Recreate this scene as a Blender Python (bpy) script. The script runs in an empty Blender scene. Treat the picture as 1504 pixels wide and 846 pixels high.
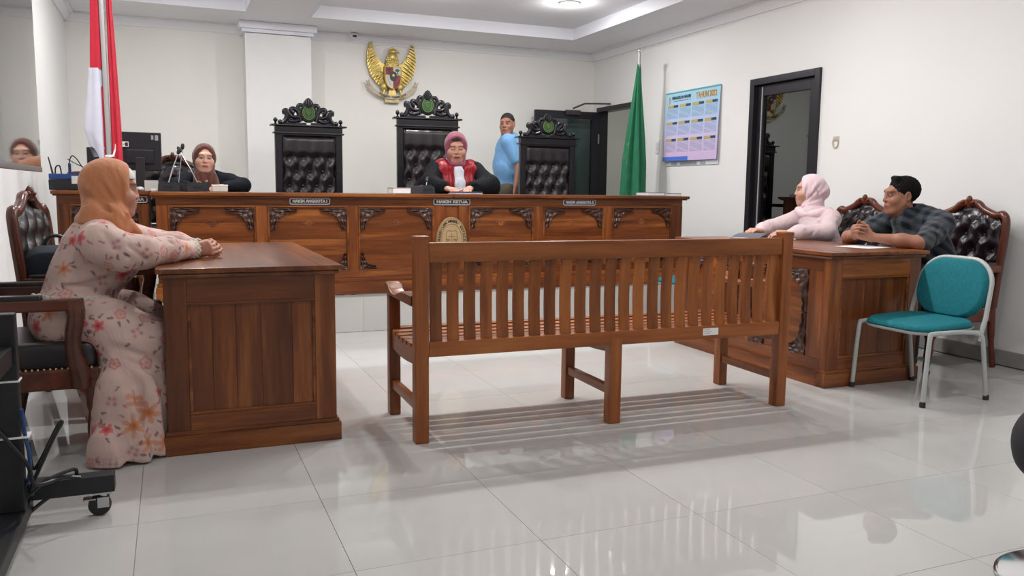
import bpy, bmesh, math, random
import numpy as np
from mathutils import Vector, Matrix

# ---------------------------------------------------------------- camera, world, lamps, exposure
SC = bpy.context.scene
COL = SC.collection
F_PX = 1209.54
cam_d = bpy.data.cameras.new('camera')
cam = bpy.data.objects.new('camera', cam_d)
COL.objects.link(cam)
cam_d.sensor_fit = 'HORIZONTAL'
cam_d.sensor_width = 36.0
cam_d.lens = 36.0 * F_PX / 1504.0
cam_d.clip_start = 0.02
CAM_R = Matrix(((0.9245863, 0.0351268, -0.3793497), (-0.3808072, 0.1145456, -0.9175321), (0.0112229, 0.9927968, 0.1192838)))
cam.matrix_world = Matrix.Translation((0, 0, 1.12)) @ CAM_R.to_4x4()
SC.camera = cam

wd = bpy.data.worlds.new('world')
SC.world = wd
wd.use_nodes = True
wd.node_tree.nodes['Background'].inputs[0].default_value = (0.75, 0.8, 0.9, 1)
wd.node_tree.nodes['Background'].inputs[1].default_value = 0.3

LAMP_POWER = 11.0
LAMP_COL = (1.0, 0.99, 0.985)
LAMPS = [(3.70, 7.55), (2.35, 7.55), (0.25, 7.4), (1.52, 4.8), (2.06, 4.8), (2.60, 4.8), (3.14, 4.8), (3.68, 4.8), (0.12, 5.0), (3.70, 2.3), (2.35, 2.3), (0.25, 2.3), (3.70, -0.3), (2.35, -0.3), (0.25, -0.3)]
LAMP_W = [1.2, 1.3, 1.35, .95, .95, .9, .75, .5, 1.45, .5, .5, .5, .35, .35, .35]
Z_SOFFIT, Z_TOP = 2.83, 2.95

SC.view_settings.view_transform = 'Standard'
SC.view_settings.look = 'None'
SC.view_settings.gamma = 1.0
SC.view_settings.use_curve_mapping = False
SC.view_settings.exposure = 0.56
try:
    SC.cycles.max_bounces = 8
    SC.cycles.diffuse_bounces = 4
    SC.cycles.glossy_bounces = 4
    SC.cycles.transparent_max_bounces = 8
    SC.cycles.caustics_reflective = False
    SC.cycles.caustics_refractive = False
    SC.cycles.sample_clamp_indirect = 6.0
except Exception:
    pass

random.seed(7)
rng = np.random.default_rng(7)
PI = math.pi

# ---------------------------------------------------------------- helpers
def tag(o, label=None, cat=None, group=None, kind=None):
    if label: o['label'] = label
    if cat: o['category'] = cat
    if group: o['group'] = group
    if kind: o['kind'] = kind
    return o

def thing(name, label, cat, loc=(0, 0, 0), rz=0.0, group=None):
    o = bpy.data.objects.new(name, None)
    o.empty_display_size = 0.1
    COL.objects.link(o)
    o.location = loc
    o.rotation_euler = (0, 0, rz)
    return tag(o, label, cat, group)

def smooth(me, ang=None):
    me.polygons.foreach_set('use_smooth', [True] * len(me.polygons))
    if ang is not None:
        try: me.set_sharp_from_angle(angle=math.radians(ang))
        except Exception: pass

def area_normals(me, deg):
    """smooth shading that keeps large flat faces flat: face normals weighted by area, within an angle"""
    n = len(me.polygons); nl = len(me.loops)
    if not n: return
    fn = np.zeros(n * 3); me.polygons.foreach_get('normal', fn); fn = fn.reshape(-1, 3)
    fa = np.zeros(n); me.polygons.foreach_get('area', fa)
    tot = np.zeros(n, np.int64); me.polygons.foreach_get('loop_total', tot)
    lv = np.zeros(nl, np.int64); me.loops.foreach_get('vertex_index', lv)
    lf = np.repeat(np.arange(n), tot)
    o = np.argsort(lv, kind='stable'); v, f = lv[o], lf[o]
    N, A = fn[f], fa[f] + 1e-12; c = math.cos(math.radians(deg))
    acc = N * A[:, None]
    for d in range(1, 9):
        if d >= nl: break
        same = (v[d:] == v[:-d]) & ((N[d:] * N[:-d]).sum(1) > c)
        acc[:-d] += np.where(same[:, None], N[d:] * A[d:, None], 0); acc[d:] += np.where(same[:, None], N[:-d] * A[:-d, None], 0)
    acc /= np.linalg.norm(acc, axis=1)[:, None] + 1e-20
    out = np.empty_like(acc); out[o] = acc
    me.normals_split_custom_set(out.tolist())

def mesh_from(bm, name, sm=35):
    me = bpy.data.meshes.new(name)
    bmesh.ops.recalc_face_normals(bm, faces=bm.faces)
    bm.to_mesh(me); bm.free()
    if sm is not None:
        smooth(me)
        area_normals(me, 52 if sm == 35 else sm)
    return me

def obj(name, data, mat=None, parent=None, loc=None, rot=None, scale=None, sm=35):
    if isinstance(data, bmesh.types.BMesh): data = mesh_from(data, name, sm)
    o = bpy.data.objects.new(name, data)
    COL.objects.link(o)
    if mat is not None and hasattr(data, 'materials') and not data.materials:
        for m in (mat if isinstance(mat, (list, tuple)) else [mat]): data.materials.append(m)
    if parent: o.parent = parent
    if loc: o.location = loc
    if rot: o.rotation_euler = rot
    if scale: o.scale = scale
    return o

def copy_tree(o, parent=None):
    c = o.copy(); COL.objects.link(c)
    if parent: c.parent = parent
    for ch in list(o.children): copy_tree(ch, c)
    return c

def struct(name, bm, mat, label, sm=35):
    o = obj(name, bm, mat, sm=sm)
    return tag(o, label, 'room', kind='structure')

def box(bm, x0, x1, y0, y1, z0, z1, bev=0.0, seg=2, M=None):
    if x0 > x1: x0, x1 = x1, x0
    if y0 > y1: y0, y1 = y1, y0
    if z0 > z1: z0, z1 = z1, z0
    r = bmesh.ops.create_cube(bm, size=1.0)
    vs = r['verts']
    for v in vs:
        v.co = Vector((x0 + (v.co.x + .5) * (x1 - x0), y0 + (v.co.y + .5) * (y1 - y0), z0 + (v.co.z + .5) * (z1 - z0)))
    if bev > 0:
        es = list({e for v in vs for e in v.link_edges})
        r2 = bmesh.ops.bevel(bm, geom=es, offset=bev, segments=seg, profile=0.6, affect='EDGES', clamp_overlap=True)
        vs = list({v for f in r2['faces'] for v in f.verts} | {v for v in vs if v.is_valid})
    if M is not None:
        for v in vs: v.co = M @ v.co
    return vs

def bx(x0, x1, y0, y1, z0, z1, bev=0.003, seg=2):
    bm = bmesh.new(); box(bm, x0, x1, y0, y1, z0, z1, bev, seg); return bm

def tube(bm, pts, r, n=10, cap=True, flat=None):
    pts = [Vector(p) for p in pts]
    rs = r if isinstance(r, (list, tuple)) else [r] * len(pts)
    rings = []
    up = None
    for i, p in enumerate(pts):
        if i == 0: t = pts[1] - p
        elif i == len(pts) - 1: t = p - pts[i - 1]
        else: t = (pts[i + 1] - p).normalized() + (p - pts[i - 1]).normalized()
        t.normalize()
        if up is None:
            up = Vector((0, 0, 1)) if abs(t.z) < .9 else Vector((1, 0, 0))
            if flat is not None: up = Vector(flat[0])
        a = (up - t * up.dot(t)).normalized()
        up = a
        b = t.cross(a)
        ring = []
        for k in range(n):
            an = 2 * PI * k / n
            fb = flat[1] if flat is not None else 1.0
            ring.append(bm.verts.new(p + a * math.cos(an) * rs[i] + b * math.sin(an) * rs[i] * fb))
        rings.append(ring)
    for i in range(len(rings) - 1):
        for k in range(n):
            bm.faces.new((rings[i][k], rings[i][(k + 1) % n], rings[i + 1][(k + 1) % n], rings[i + 1][k]))
    if cap:
        bm.faces.new(rings[0]); bm.faces.new(rings[-1])
    return bm

def spline(pts, n=8):
    """Catmull-Rom through the points."""
    P = [np.array(p, float) for p in pts]
    P = [2 * P[0] - P[1]] + P + [2 * P[-1] - P[-2]]
    out = []
    for i in range(1, len(P) - 2):
        for k in range(n):
            t = k / n
            out.append(0.5 * ((2 * P[i]) + (-P[i - 1] + P[i + 1]) * t + (2 * P[i - 1] - 5 * P[i] + 4 * P[i + 1] - P[i + 2]) * t * t + (-P[i - 1] + 3 * P[i] - 3 * P[i + 1] + P[i + 2]) * t ** 3))
    out.append(P[-2])
    return [tuple(p) for p in out]

def lathe(bm, prof, n=20, c=(0, 0, 0)):
    rings = []
    for r, z in prof:
        rings.append([bm.verts.new((c[0] + r * math.cos(2 * PI * k / n), c[1] + r * math.sin(2 * PI * k / n), c[2] + z)) for k in range(n)])
    for i in range(len(rings) - 1):
        for k in range(n):
            bm.faces.new((rings[i][k], rings[i][(k + 1) % n], rings[i + 1][(k + 1) % n], rings[i + 1][k]))
    bm.faces.new(rings[0]); bm.faces.new(rings[-1])
    return bm

def ball(bm, c, r, n=12):
    if not isinstance(r, (list, tuple)): r = (r, r, r)
    q = bmesh.ops.create_uvsphere(bm, u_segments=n, v_segments=max(6, n // 2 + 2), radius=1.0)
    for v in q['verts']: v.co = Vector((c[0] + v.co.x * r[0], c[1] + v.co.y * r[1], c[2] + v.co.z * r[2]))
    return bm

def prism(bm, poly, y0, y1, holes=()):
    """polygon in x,z extruded along y from y0 to y1; y0 is the front"""
    f = [bm.verts.new((x, y0, z)) for x, z in poly]
    b = [bm.verts.new((x, y1, z)) for x, z in poly]
    n = len(poly)
    for i in range(n): bm.faces.new((f[i], f[(i + 1) % n], b[(i + 1) % n], b[i]))
    fa = bm.faces.new(f); fb = bm.faces.new(b)
    bmesh.ops.triangulate(bm, faces=[fa, fb])
    return bm

def grid_mesh(bm, fn, nu, nv, back=None):
    """surface fn(u,v)->(x,y,z); with back (an offset vector) it is closed into a thick sheet"""
    A = [[bm.verts.new(fn(i / nu, j / nv)) for j in range(nv + 1)] for i in range(nu + 1)]
    for i in range(nu):
        for j in range(nv): bm.faces.new((A[i][j], A[i + 1][j], A[i + 1][j + 1], A[i][j + 1]))
    if back is not None:
        bk = Vector(back)
        edge = [(i, 0) for i in range(nu)] + [(nu, j) for j in range(nv)] + [(i, nv) for i in range(nu, 0, -1)] + [(0, j) for j in range(nv, 0, -1)]
        if callable(back): pass
        B = {e: bm.verts.new(A[e[0]][e[1]].co + bk) for e in edge}
        for a, b in zip(edge, edge[1:] + edge[:1]): bm.faces.new((A[a[0]][a[1]], A[b[0]][b[1]], B[b], B[a]))
        f = bm.faces.new([B[e] for e in edge])
        bmesh.ops.triangulate(bm, faces=[f])
    return bm

_tc = {}
def text_geo(s, size, ext=0.001, bold=0.0):
    """lettering as vertices and faces, lying in x,y with its depth along z"""
    key = (s, size, ext, bold)
    if key in _tc: return _tc[key]
    cu = bpy.data.curves.new('lettering', 'FONT')
    cu.body = s; cu.size = size; cu.extrude = ext; cu.align_x = 'CENTER'; cu.align_y = 'CENTER'; cu.offset = bold
    cu.resolution_u = 2
    o = bpy.data.objects.new('lettering', cu); COL.objects.link(o)
    dg = bpy.context.evaluated_depsgraph_get(); dg.update()
    me = bpy.data.meshes.new_from_object(o.evaluated_get(dg))
    V = np.array([v.co[:] for v in me.vertices]).reshape(-1, 3); Fc = [tuple(p.vertices) for p in me.polygons]
    bpy.data.objects.remove(o); bpy.data.curves.remove(cu); bpy.data.meshes.remove(me)
    _tc[key] = (V, Fc)
    return V, Fc

def add_text(bm, s, size, M, ext=0.001, bold=0.0, sx=1.0):
    V, Fc = text_geo(s, size, ext, bold)
    vs = [bm.verts.new(M @ Vector((v[0] * sx, v[1], v[2]))) for v in V]
    for f in Fc:
        try: bm.faces.new([vs[i] for i in f])
        except ValueError: pass

M_FRONT = Matrix(((1, 0, 0), (0, 0, -1), (0, 1, 0))).to_4x4()      # lettering facing -y
M_LEFT = Matrix(((0, 0, -1), (-1, 0, 0), (0, 1, 0))).to_4x4()       # lettering facing -x, reading along -y

# ---------------------------------------------------------------- materials
def new_mat(name):
    m = bpy.data.materials.new(name); m.use_nodes = True
    return m, m.node_tree.nodes, m.node_tree.links, m.node_tree.nodes['Principled BSDF']

def plain(name, col, rough=.5, metal=0.0, spec=.5, coat=0.0, emit=0.0, var=0.0, scale=8.0, bump=0.0, bscale=60.0, ior=None):
    m, N, L, P = new_mat(name)
    P.inputs['Base Color'].default_value = (*col, 1)
    P.inputs['Roughness'].default_value = rough
    P.inputs['Metallic'].default_value = metal
    P.inputs['Specular IOR Level'].default_value = spec
    if ior: P.inputs['IOR'].default_value = ior
    P.inputs['Coat Weight'].default_value = coat
    if emit:
        P.inputs['Emission Color'].default_value = (*col, 1)
        P.inputs['Emission Strength'].default_value = emit
    if var or bump:
        tc = N.new('ShaderNodeTexCoord')
    if var:
        nz = N.new('ShaderNodeTexNoise'); nz.inputs['Scale'].default_value = scale; nz.inputs['Detail'].default_value = 4
        L.new(tc.outputs['Object'], nz.inputs['Vector'])
        rp = N.new('ShaderNodeValToRGB')
        rp.color_ramp.elements[0].position = .3; rp.color_ramp.elements[1].position = .7
        rp.color_ramp.elements[0].color = (*[c * (1 - var) for c in col], 1)
        rp.color_ramp.elements[1].color = (*[min(1, c * (1 + var)) for c in col], 1)
        L.new(nz.outputs['Fac'], rp.inputs['Fac']); L.new(rp.outputs['Color'], P.inputs['Base Color'])
    if bump:
        nb = N.new('ShaderNodeTexNoise'); nb.inputs['Scale'].default_value = bscale; nb.inputs['Detail'].default_value = 3
        L.new(tc.outputs['Object'], nb.inputs['Vector'])
        b = N.new('ShaderNodeBump'); b.inputs['Strength'].default_value = bump; b.inputs['Distance'].default_value = .004
        L.new(nb.outputs['Fac'], b.inputs['Height']); L.new(b.outputs['Normal'], P.inputs['Normal'])
    return m

def wood(name, axis, c0, c1, c2, rough=.30, coat=.12, sc=1.0, rnd=.18):
    """grain running along the given axis of the piece's own coordinates"""
    m, N, L, P = new_mat(name)
    tc = N.new('ShaderNodeTexCoord'); oi = N.new('ShaderNodeObjectInfo')
    mp = N.new('ShaderNodeMapping')
    s = [14 * sc, 14 * sc, 14 * sc]; s['xyz'.index(axis)] = 1.1 * sc
    mp.inputs['Scale'].default_value = s
    cb = N.new('ShaderNodeCombineXYZ')
    mu = N.new('ShaderNodeMath'); mu.operation = 'MULTIPLY'; mu.inputs[1].default_value = 37.0
    L.new(oi.outputs['Random'], mu.inputs[0])
    for i in range(3): L.new(mu.outputs[0], cb.inputs[i])
    L.new(tc.outputs['Object'], mp.inputs['Vector'])
    ad = N.new('ShaderNodeVectorMath'); ad.operation = 'ADD'
    L.new(mp.outputs[0], ad.inputs[0]); L.new(cb.outputs[0], ad.inputs[1])
    n1 = N.new('ShaderNodeTexNoise'); n1.inputs['Scale'].default_value = .55; n1.inputs['Detail'].default_value = 5; n1.inputs['Distortion'].default_value = .8
    n2 = N.new('ShaderNodeTexNoise'); n2.inputs['Scale'].default_value = 3.2; n2.inputs['Detail'].default_value = 6; n2.inputs['Roughness'].default_value = .65
    L.new(ad.outputs[0], n1.inputs['Vector']); L.new(ad.outputs[0], n2.inputs['Vector'])
    mx = N.new('ShaderNodeMix'); mx.data_type = 'FLOAT'; mx.inputs[0].default_value = .35
    L.new(n1.outputs['Fac'], mx.inputs[2]); L.new(n2.outputs['Fac'], mx.inputs[3])
    rp = N.new('ShaderNodeValToRGB'); e = rp.color_ramp.elements
    e[0].position = .36; e[0].color = (*c0, 1); e[1].position = .66; e[1].color = (*c2, 1)
    q = e.new(.5); q.color = (*c1, 1)
    L.new(mx.outputs[0], rp.inputs['Fac'])
    hs = N.new('ShaderNodeHueSaturation')
    mr = N.new('ShaderNodeMapRange'); mr.inputs['To Min'].default_value = 1 - rnd; mr.inputs['To Max'].default_value = 1 + rnd
    L.new(oi.outputs['Random'], mr.inputs['Value']); L.new(mr.outputs[0], hs.inputs['Value'])
    L.new(rp.outputs['Color'], hs.inputs['Color']); L.new(hs.outputs['Color'], P.inputs['Base Color'])
    P.inputs['Roughness'].default_value = rough
    P.inputs['Coat Weight'].default_value = coat; P.inputs['Coat Roughness'].default_value = .15; P.inputs['Specular IOR Level'].default_value = .32
    b = N.new('ShaderNodeBump'); b.inputs['Strength'].default_value = .12; b.inputs['Distance'].default_value = .002
    L.new(n2.outputs['Fac'], b.inputs['Height']); L.new(b.outputs['Normal'], P.inputs['Normal'])
    return m

def vcol(name, rough=.6, spec=.4, bump=0.0, bscale=300.0, sheen=0.0, sss=0.0):
    """colour from the mesh's own colour attribute (printed cloth, skin)"""
    m, N, L, P = new_mat(name)
    a = N.new('ShaderNodeAttribute'); a.attribute_name = 'Col'
    L.new(a.outputs['Color'], P.inputs['Base Color'])
    P.inputs['Roughness'].default_value = rough; P.inputs['Specular IOR Level'].default_value = spec
    P.inputs['Sheen Weight'].default_value = sheen
    if bump:
        tc = N.new('ShaderNodeTexCoord')
        nb = N.new('ShaderNodeTexNoise'); nb.inputs['Scale'].default_value = bscale
        L.new(tc.outputs['Object'], nb.inputs['Vector'])
        b = N.new('ShaderNodeBump'); b.inputs['Strength'].default_value = bump; b.inputs['Distance'].default_value = .002
        L.new(nb.outputs['Fac'], b.inputs['Height']); L.new(b.outputs['Normal'], P.inputs['Normal'])
    return m

W0, W1, W2 = (.070, .0175, .0042), (.150, .041, .0100), (.30, .100, .023)
WOOD = {a: wood('teak_' + a, a, W0, W1, W2) for a in 'xyz'}
B0, B1, B2 = (.12, .031, .007), (.225, .066, .0145), (.33, .112, .026)
BW = {a: wood('bench_teak_' + a, a, B0, B1, B2, rough=.35, coat=.1, rnd=.22) for a in 'xyz'}
DW = {a: wood('dark_mahogany_' + a, a, (.035, .010, .006), (.07, .018, .009), (.12, .032, .014), rough=.3, coat=.3) for a in 'xyz'}
RW = {a: wood('red_mahogany_' + a, a, (.075, .016, .008), (.13, .028, .012), (.19, .045, .018), rough=.3, coat=.3) for a in 'xyz'}
CARVE = plain('carved_teak', (.048, .0145, .0065), .38, var=.35, scale=30, coat=.15)
EBONY = plain('black_lacquered_wood', (.0055, .005, .0075), .3, spec=.35, coat=.08, var=.3, scale=20)
LEATHER = plain('dark_brown_leather', (.010, .006, .0075), .30, spec=.5, var=.2, scale=14, bump=.15, bscale=160)
MAROON = plain('maroon_leather', (.011, .005, .007), .25, spec=.6, var=.2, scale=14, bump=.12, bscale=160)
WALL = plain('wall_paint', (.82, .80, .755), .55, var=.015, scale=1.5, bump=.04, bscale=90, spec=.3)
WALL2 = plain('wall_paint_cool', (.80, .80, .79), .6, var=.01, spec=.3)
CEIL = plain('ceiling_paint', (.84, .84, .865), .7, spec=.2)
COVE = plain('ceiling_tray_paint', (.82, .83, .88), .6, spec=.2)
BLACKALU = plain('black_aluminium', (.018, .017, .022), .35, metal=.3)
CHROME = plain('chrome', (.75, .76, .78), .12, metal=1.0)
STEEL = plain('steel', (.5, .5, .5), .3, metal=1.0)
GREYPAINT = plain('grey_painted_tube', (.42, .44, .43), .35)
BLACKPL = plain('black_plastic', (.012, .012, .014), .4)
BLACKMET = plain('black_powder_coat', (.006, .006, .008), .42, var=.2, scale=30)
WHITEPL = plain('white_plastic', (.75, .75, .74), .4)
PAPER = plain('white_paper', (.80, .80, .80), .7)
TEAL = plain('teal_upholstery', (.012, .155, .185), .8, var=.12, scale=60, bump=.3, bscale=500, spec=.2)
GOLD = plain('gold_paint', (.55, .38, .09), .35, metal=.75, var=.25, scale=25)
GOLD2 = plain('pale_gold_paint', (.50, .42, .22), .45, metal=.4, var=.2, scale=25)
RUBBER = plain('rubber', (.02, .02, .021), .7)

def tile_mat():
    m, N, L, P = new_mat('polished_floor_tile')
    tc = N.new('ShaderNodeTexCoord'); oi = N.new('ShaderNodeObjectInfo')
    ad = N.new('ShaderNodeVectorMath'); ad.operation = 'ADD'
    L.new(tc.outputs['Object'], ad.inputs[0]); L.new(oi.outputs['Location'], ad.inputs[1])
    n = N.new('ShaderNodeTexNoise'); n.inputs['Scale'].default_value = 1.7; n.inputs['Detail'].default_value = 5
    L.new(ad.outputs[0], n.inputs['Vector'])
    rp = N.new('ShaderNodeValToRGB'); e = rp.color_ramp.elements
    e[0].position = .3; e[0].color = (.49, .485, .465, 1); e[1].position = .75; e[1].color = (.545, .54, .525, 1)
    L.new(n.outputs['Fac'], rp.inputs['Fac'])
    hs = N.new('ShaderNodeHueSaturation'); mr = N.new('ShaderNodeMapRange')
    mr.inputs['To Min'].default_value = .975; mr.inputs['To Max'].default_value = 1.025
    L.new(oi.outputs['Random'], mr.inputs['Value']); L.new(mr.outputs[0], hs.inputs['Value'])
    L.new(rp.outputs['Color'], hs.inputs['Color']); L.new(hs.outputs['Color'], P.inputs['Base Color'])
    P.inputs['Roughness'].default_value = .022; P.inputs['Specular IOR Level'].default_value = .6
    return m
TILE = tile_mat()
GROUT = plain("tile_grout", (.40, .39, .37), .7)
RISER = plain('riser_tile', (.50, .49, .47), .12, var=.03, scale=3)

def glass_mat(name, tint, refl=1.0, rough=.0):
    m, N, L, P = new_mat(name)
    N.remove(P); out = N['Material Output']
    tr = N.new('ShaderNodeBsdfTransparent'); tr.inputs[0].default_value = (*tint, 1)
    gl = N.new('ShaderNodeBsdfGlossy'); gl.inputs['Roughness'].default_value = rough; gl.inputs[0].default_value = (.9, .95, .95, 1)
    fr = N.new('ShaderNodeFresnel'); fr.inputs[0].default_value = 1.5
    mu = N.new('ShaderNodeMath'); mu.operation = 'MULTIPLY'; mu.inputs[1].default_value = refl
    mu.use_clamp = True
    L.new(fr.outputs[0], mu.inputs[0])
    mx = N.new('ShaderNodeMixShader')
    L.new(mu.outputs[0], mx.inputs[0]); L.new(tr.outputs[0], mx.inputs[1]); L.new(gl.outputs[0], mx.inputs[2])
    L.new(mx.outputs[0], out.inputs[0])
    return m
DOORGLASS = glass_mat('dark_tinted_glass', (.12, .13, .12), 3.0)
LEAFGLASS = glass_mat('smoked_green_glass', (.55, .63, .63), .9)

# ---------------------------------------------------------------- room shell
XL, XR, YB, YF = -0.92, 5.05, 9.56, -1.6
DAIS_Y, DAIS_Z = 6.315, 0.293
T = 0.6
bm = bmesh.new(); box(bm, XL - .1, XR + 2.2, YF - .1, YB + .1, -.12, -.006)
floor = struct('floor', bm, GROUT, 'pale polished tile floor of the courtroom')
tm = mesh_from(bx(.0008, T - .0008, .0008, T - .0008, -.008, 0, .0003, 1), 'tile')
X0, Y0 = 0.462 - 3 * T, 2.30 - 7 * T
for i in range(10):
    for j in range(14):
        x, y = X0 + i * T, Y0 + j * T
        if x > XR or y > DAIS_Y + .05 or x + T < XL or y + T < YF: continue
        obj('tile', tm, TILE, floor, loc=(x, y, 0))
# dais
bm = bmesh.new(); box(bm, XL, XR, DAIS_Y + .012, YB, -.005, DAIS_Z - .008)
dais = struct('floor_dais', bm, GROUT, 'raised tiled dais under the judges bench')
rt = mesh_from(bx(.0006, T - .0006, 0, .012, 0.002, DAIS_Z, .0006, 1), 'riser_tile')
tt = mesh_from(bx(.001, T - .001, .001, T - .001, -.008, 0, .001, 1), 'dais_tile')
for i in range(10):
    x = X0 + .3 + i * T - .6
    if x + T < XL - .5 or x > XR: continue
    obj('riser_tile', rt, RISER, dais, loc=(x, DAIS_Y, 0))
    for j in range(6): obj('tile', tt, TILE, dais, loc=(x, DAIS_Y + j * T * .9, DAIS_Z))

# walls
def wall_with_holes(name, x0, x1, ya, yb, z1, holes, mat, label):
    """slab in the y,z plane with openings (y0,y1,ztop)"""
    bm = bmesh.new(); y = ya
    for h0, h1, zt in sorted(holes):
        box(bm, x0, x1, y, h0, 0, z1); box(bm, x0, x1, h0, h1, zt, z1); y = h1
    box(bm, x0, x1, y, yb, 0, z1)
    return struct(name, bm, mat, label, sm=None)
D1 = (5.51, 6.41, 2.155)       # glazed door
D2 = (8.47, 9.43, 2.15)        # open doorway on the dais
wall_with_holes('wall_right', XR, XR + .15, YF, YB, 3.1, [D1, D2], plain('wall_paint_dimmed', (.775, .77, .755), .55, var=.012, scale=1.5, bump=.04, bscale=90, spec=.3), 'long white plastered wall with two black framed doors')  # same wall paint as the back, darkened in colour to imitate weaker light
bm = bmesh.new(); box(bm, XL - .15, XR + .15, YB, YB + .15, 0, 3.1)
struct('wall_back', bm, WALL, 'white wall behind the judges carrying the gold eagle', sm=None)
bm = bmesh.new(); box(bm, XL - .15, XL, YF, YB, 0, 3.1)
struct('wall_left', bm, WALL2, 'white wall beside the floral dressed person', sm=None)
bm = bmesh.new(); box(bm, XL - .15, XR + .15, YF - .15, YF, 0, 3.1)
struct('wall_front', bm, WALL2, 'white wall facing the judges', sm=None)
# pilaster with a small capital
bm = bmesh.new(); box(bm, .775, 1.455, 9.26, YB - .001, DAIS_Z, 2.715, .004)
struct('wall_pilaster', bm, WALL2, 'white square pilaster standing out from the back wall')
bm = bmesh.new()
box(bm, .745, 1.485, 9.235, YB - .001, 2.72, 2.755, .006); box(bm, .715, 1.515, 9.205, YB - .001, 2.755, 2.83, .01)
struct('trim_1', bm, COVE, 'stepped white capital on top of the pilaster')

# ceiling: soffit slab with two trays
TR1 = (1.36, 4.36, -1.0, 8.76); TR2 = (-.62, .765, -1.0, 8.76)
bm = bmesh.new()
xs = [XL - .1, TR2[0], TR2[1], TR1[0], TR1[1], XR + .1]
for k in range(5):
    if k in (1, 3):
        box(bm, xs[k], xs[k + 1], YF - .1, -1.0, Z_SOFFIT, Z_SOFFIT + .1); box(bm, xs[k], xs[k + 1], 8.76, YB + .1, Z_SOFFIT, Z_SOFFIT + .1)
    else: box(bm, xs[k], xs[k + 1], YF - .1, YB + .1, Z_SOFFIT, Z_SOFFIT + .1)
ceil_ = struct('ceiling', bm, CEIL, 'white suspended ceiling border round the recessed trays', sm=None)
for k, tr in enumerate((TR1, TR2)):
    bm = bmesh.new()
    x0, x1, y0, y1 = tr
    box(bm, x0, x1, y0, y1, Z_TOP, Z_TOP + .04)
    o = obj('tray_top', bm, CEIL, ceil_, sm=None)
    bm = bmesh.new(); t = .02; zb = Z_SOFFIT - .004
    box(bm, x0 - .004, x0 + t, y0, y1, zb, Z_TOP); box(bm, x1 - t, x1 + .004, y0, y1, zb, Z_TOP)
    box(bm, x0 + t, x1 - t, y1 - t, y1 + .004, zb, Z_TOP); box(bm, x0 + t, x1 - t, y0 - .004, y0 + t, zb, Z_TOP)
    obj('tray_fascia', bm, COVE, ceil_, sm=None)
# crown moulding: profile swept along the walls
CROWN = [(0, -.09), (.018, -.09), (.022, -.072), (.05, -.045), (.062, -.022), (.09, -.018), (.09, 0), (0, 0)]
def sweep_x(bm, prof, xa, xb, y, sgn):
    a = [bm.verts.new((xa, y - p * sgn, Z_SOFFIT + q)) for p, q in prof]; b = [bm.verts.new((xb, y - p * sgn, Z_SOFFIT + q)) for p, q in prof]
    n = len(prof)
    for i in range(n): bm.faces.new((a[i], a[(i + 1) % n], b[(i + 1) % n], b[i]))
    bm.faces.new(a); bm.faces.new(b)
def sweep_y(bm, prof, ya, yb, x, sgn):
    a = [bm.verts.new((x - p * sgn, ya, Z_SOFFIT + q)) for p, q in prof]; b = [bm.verts.new((x - p * sgn, yb, Z_SOFFIT + q)) for p, q in prof]
    n = len(prof)
    for i in range(n): bm.faces.new((a[i], a[(i + 1) % n], b[(i + 1) % n], b[i]))
    bm.faces.new(a); bm.faces.new(b)
bm = bmesh.new(); sweep_x(bm, CROWN, XL, .775, YB, 1); sweep_x(bm, CROWN, 1.455, XR, YB, 1)
struct('trim_2', bm, CEIL, 'white crown moulding along the back wall')
bm = bmesh.new(); sweep_y(bm, CROWN, YF, YB, XR, 1)
struct('trim_3', bm, CEIL, 'white crown moulding along the wall with the doors')
bm = bmesh.new(); sweep_y(bm, CROWN, YF, YB, XL, -1)
struct('trim_4', bm, CEIL, 'white crown moulding along the wall beside the screen')
# baseboards
BASE = plain('baseboard_tile', (.33, .32, .30), .25, var=.05)
bm = bmesh.new(); box(bm, XR - .012, XR, YF, D1[0] - .05, 0.001, .10, .002); box(bm, XR - .012, XR, D1[1] + .05, DAIS_Y, 0.001, .10, .002)
struct('baseboard_right', bm, BASE, 'grey tiled baseboard behind the carved chairs')
bm = bmesh.new(); box(bm, XL, XL + .012, YF, DAIS_Y, 0.001, .10, .002)
struct('baseboard_left', bm, BASE, 'grey tiled baseboard beside the floral dressed person')

# corridor rooms behind the two doorways (plain shells)
bm = bmesh.new()
box(bm, XR + .15, XR + 1.75, 7.7, 7.8, DAIS_Z, 2.8); box(bm, XR + .15, XR + 1.75, 10.3, 10.4, DAIS_Z, 2.8)
box(bm, XR + 1.65, XR + 1.75, 7.8, 10.3, DAIS_Z, 2.8); box(bm, XR + .15, XR + 1.75, 7.7, 10.4, 2.7, 2.8); box(bm, XR + .15, XR + 1.75, 7.7, 10.4, DAIS_Z - .1, DAIS_Z)
struct('wall_corridor', bm, plain('corridor_paint', (.62, .62, .56), .6), 'cream corridor walls seen through the open doorway', sm=None)
bm = bmesh.new()
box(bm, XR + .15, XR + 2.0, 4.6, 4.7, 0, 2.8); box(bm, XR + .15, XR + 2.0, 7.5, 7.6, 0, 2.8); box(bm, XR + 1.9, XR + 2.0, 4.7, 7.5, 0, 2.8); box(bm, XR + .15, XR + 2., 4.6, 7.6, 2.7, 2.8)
struct('wall_side_room', bm, plain('side_room_paint', (.25, .25, .23), .7), 'dark side room behind the glazed door', sm=None)

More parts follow.
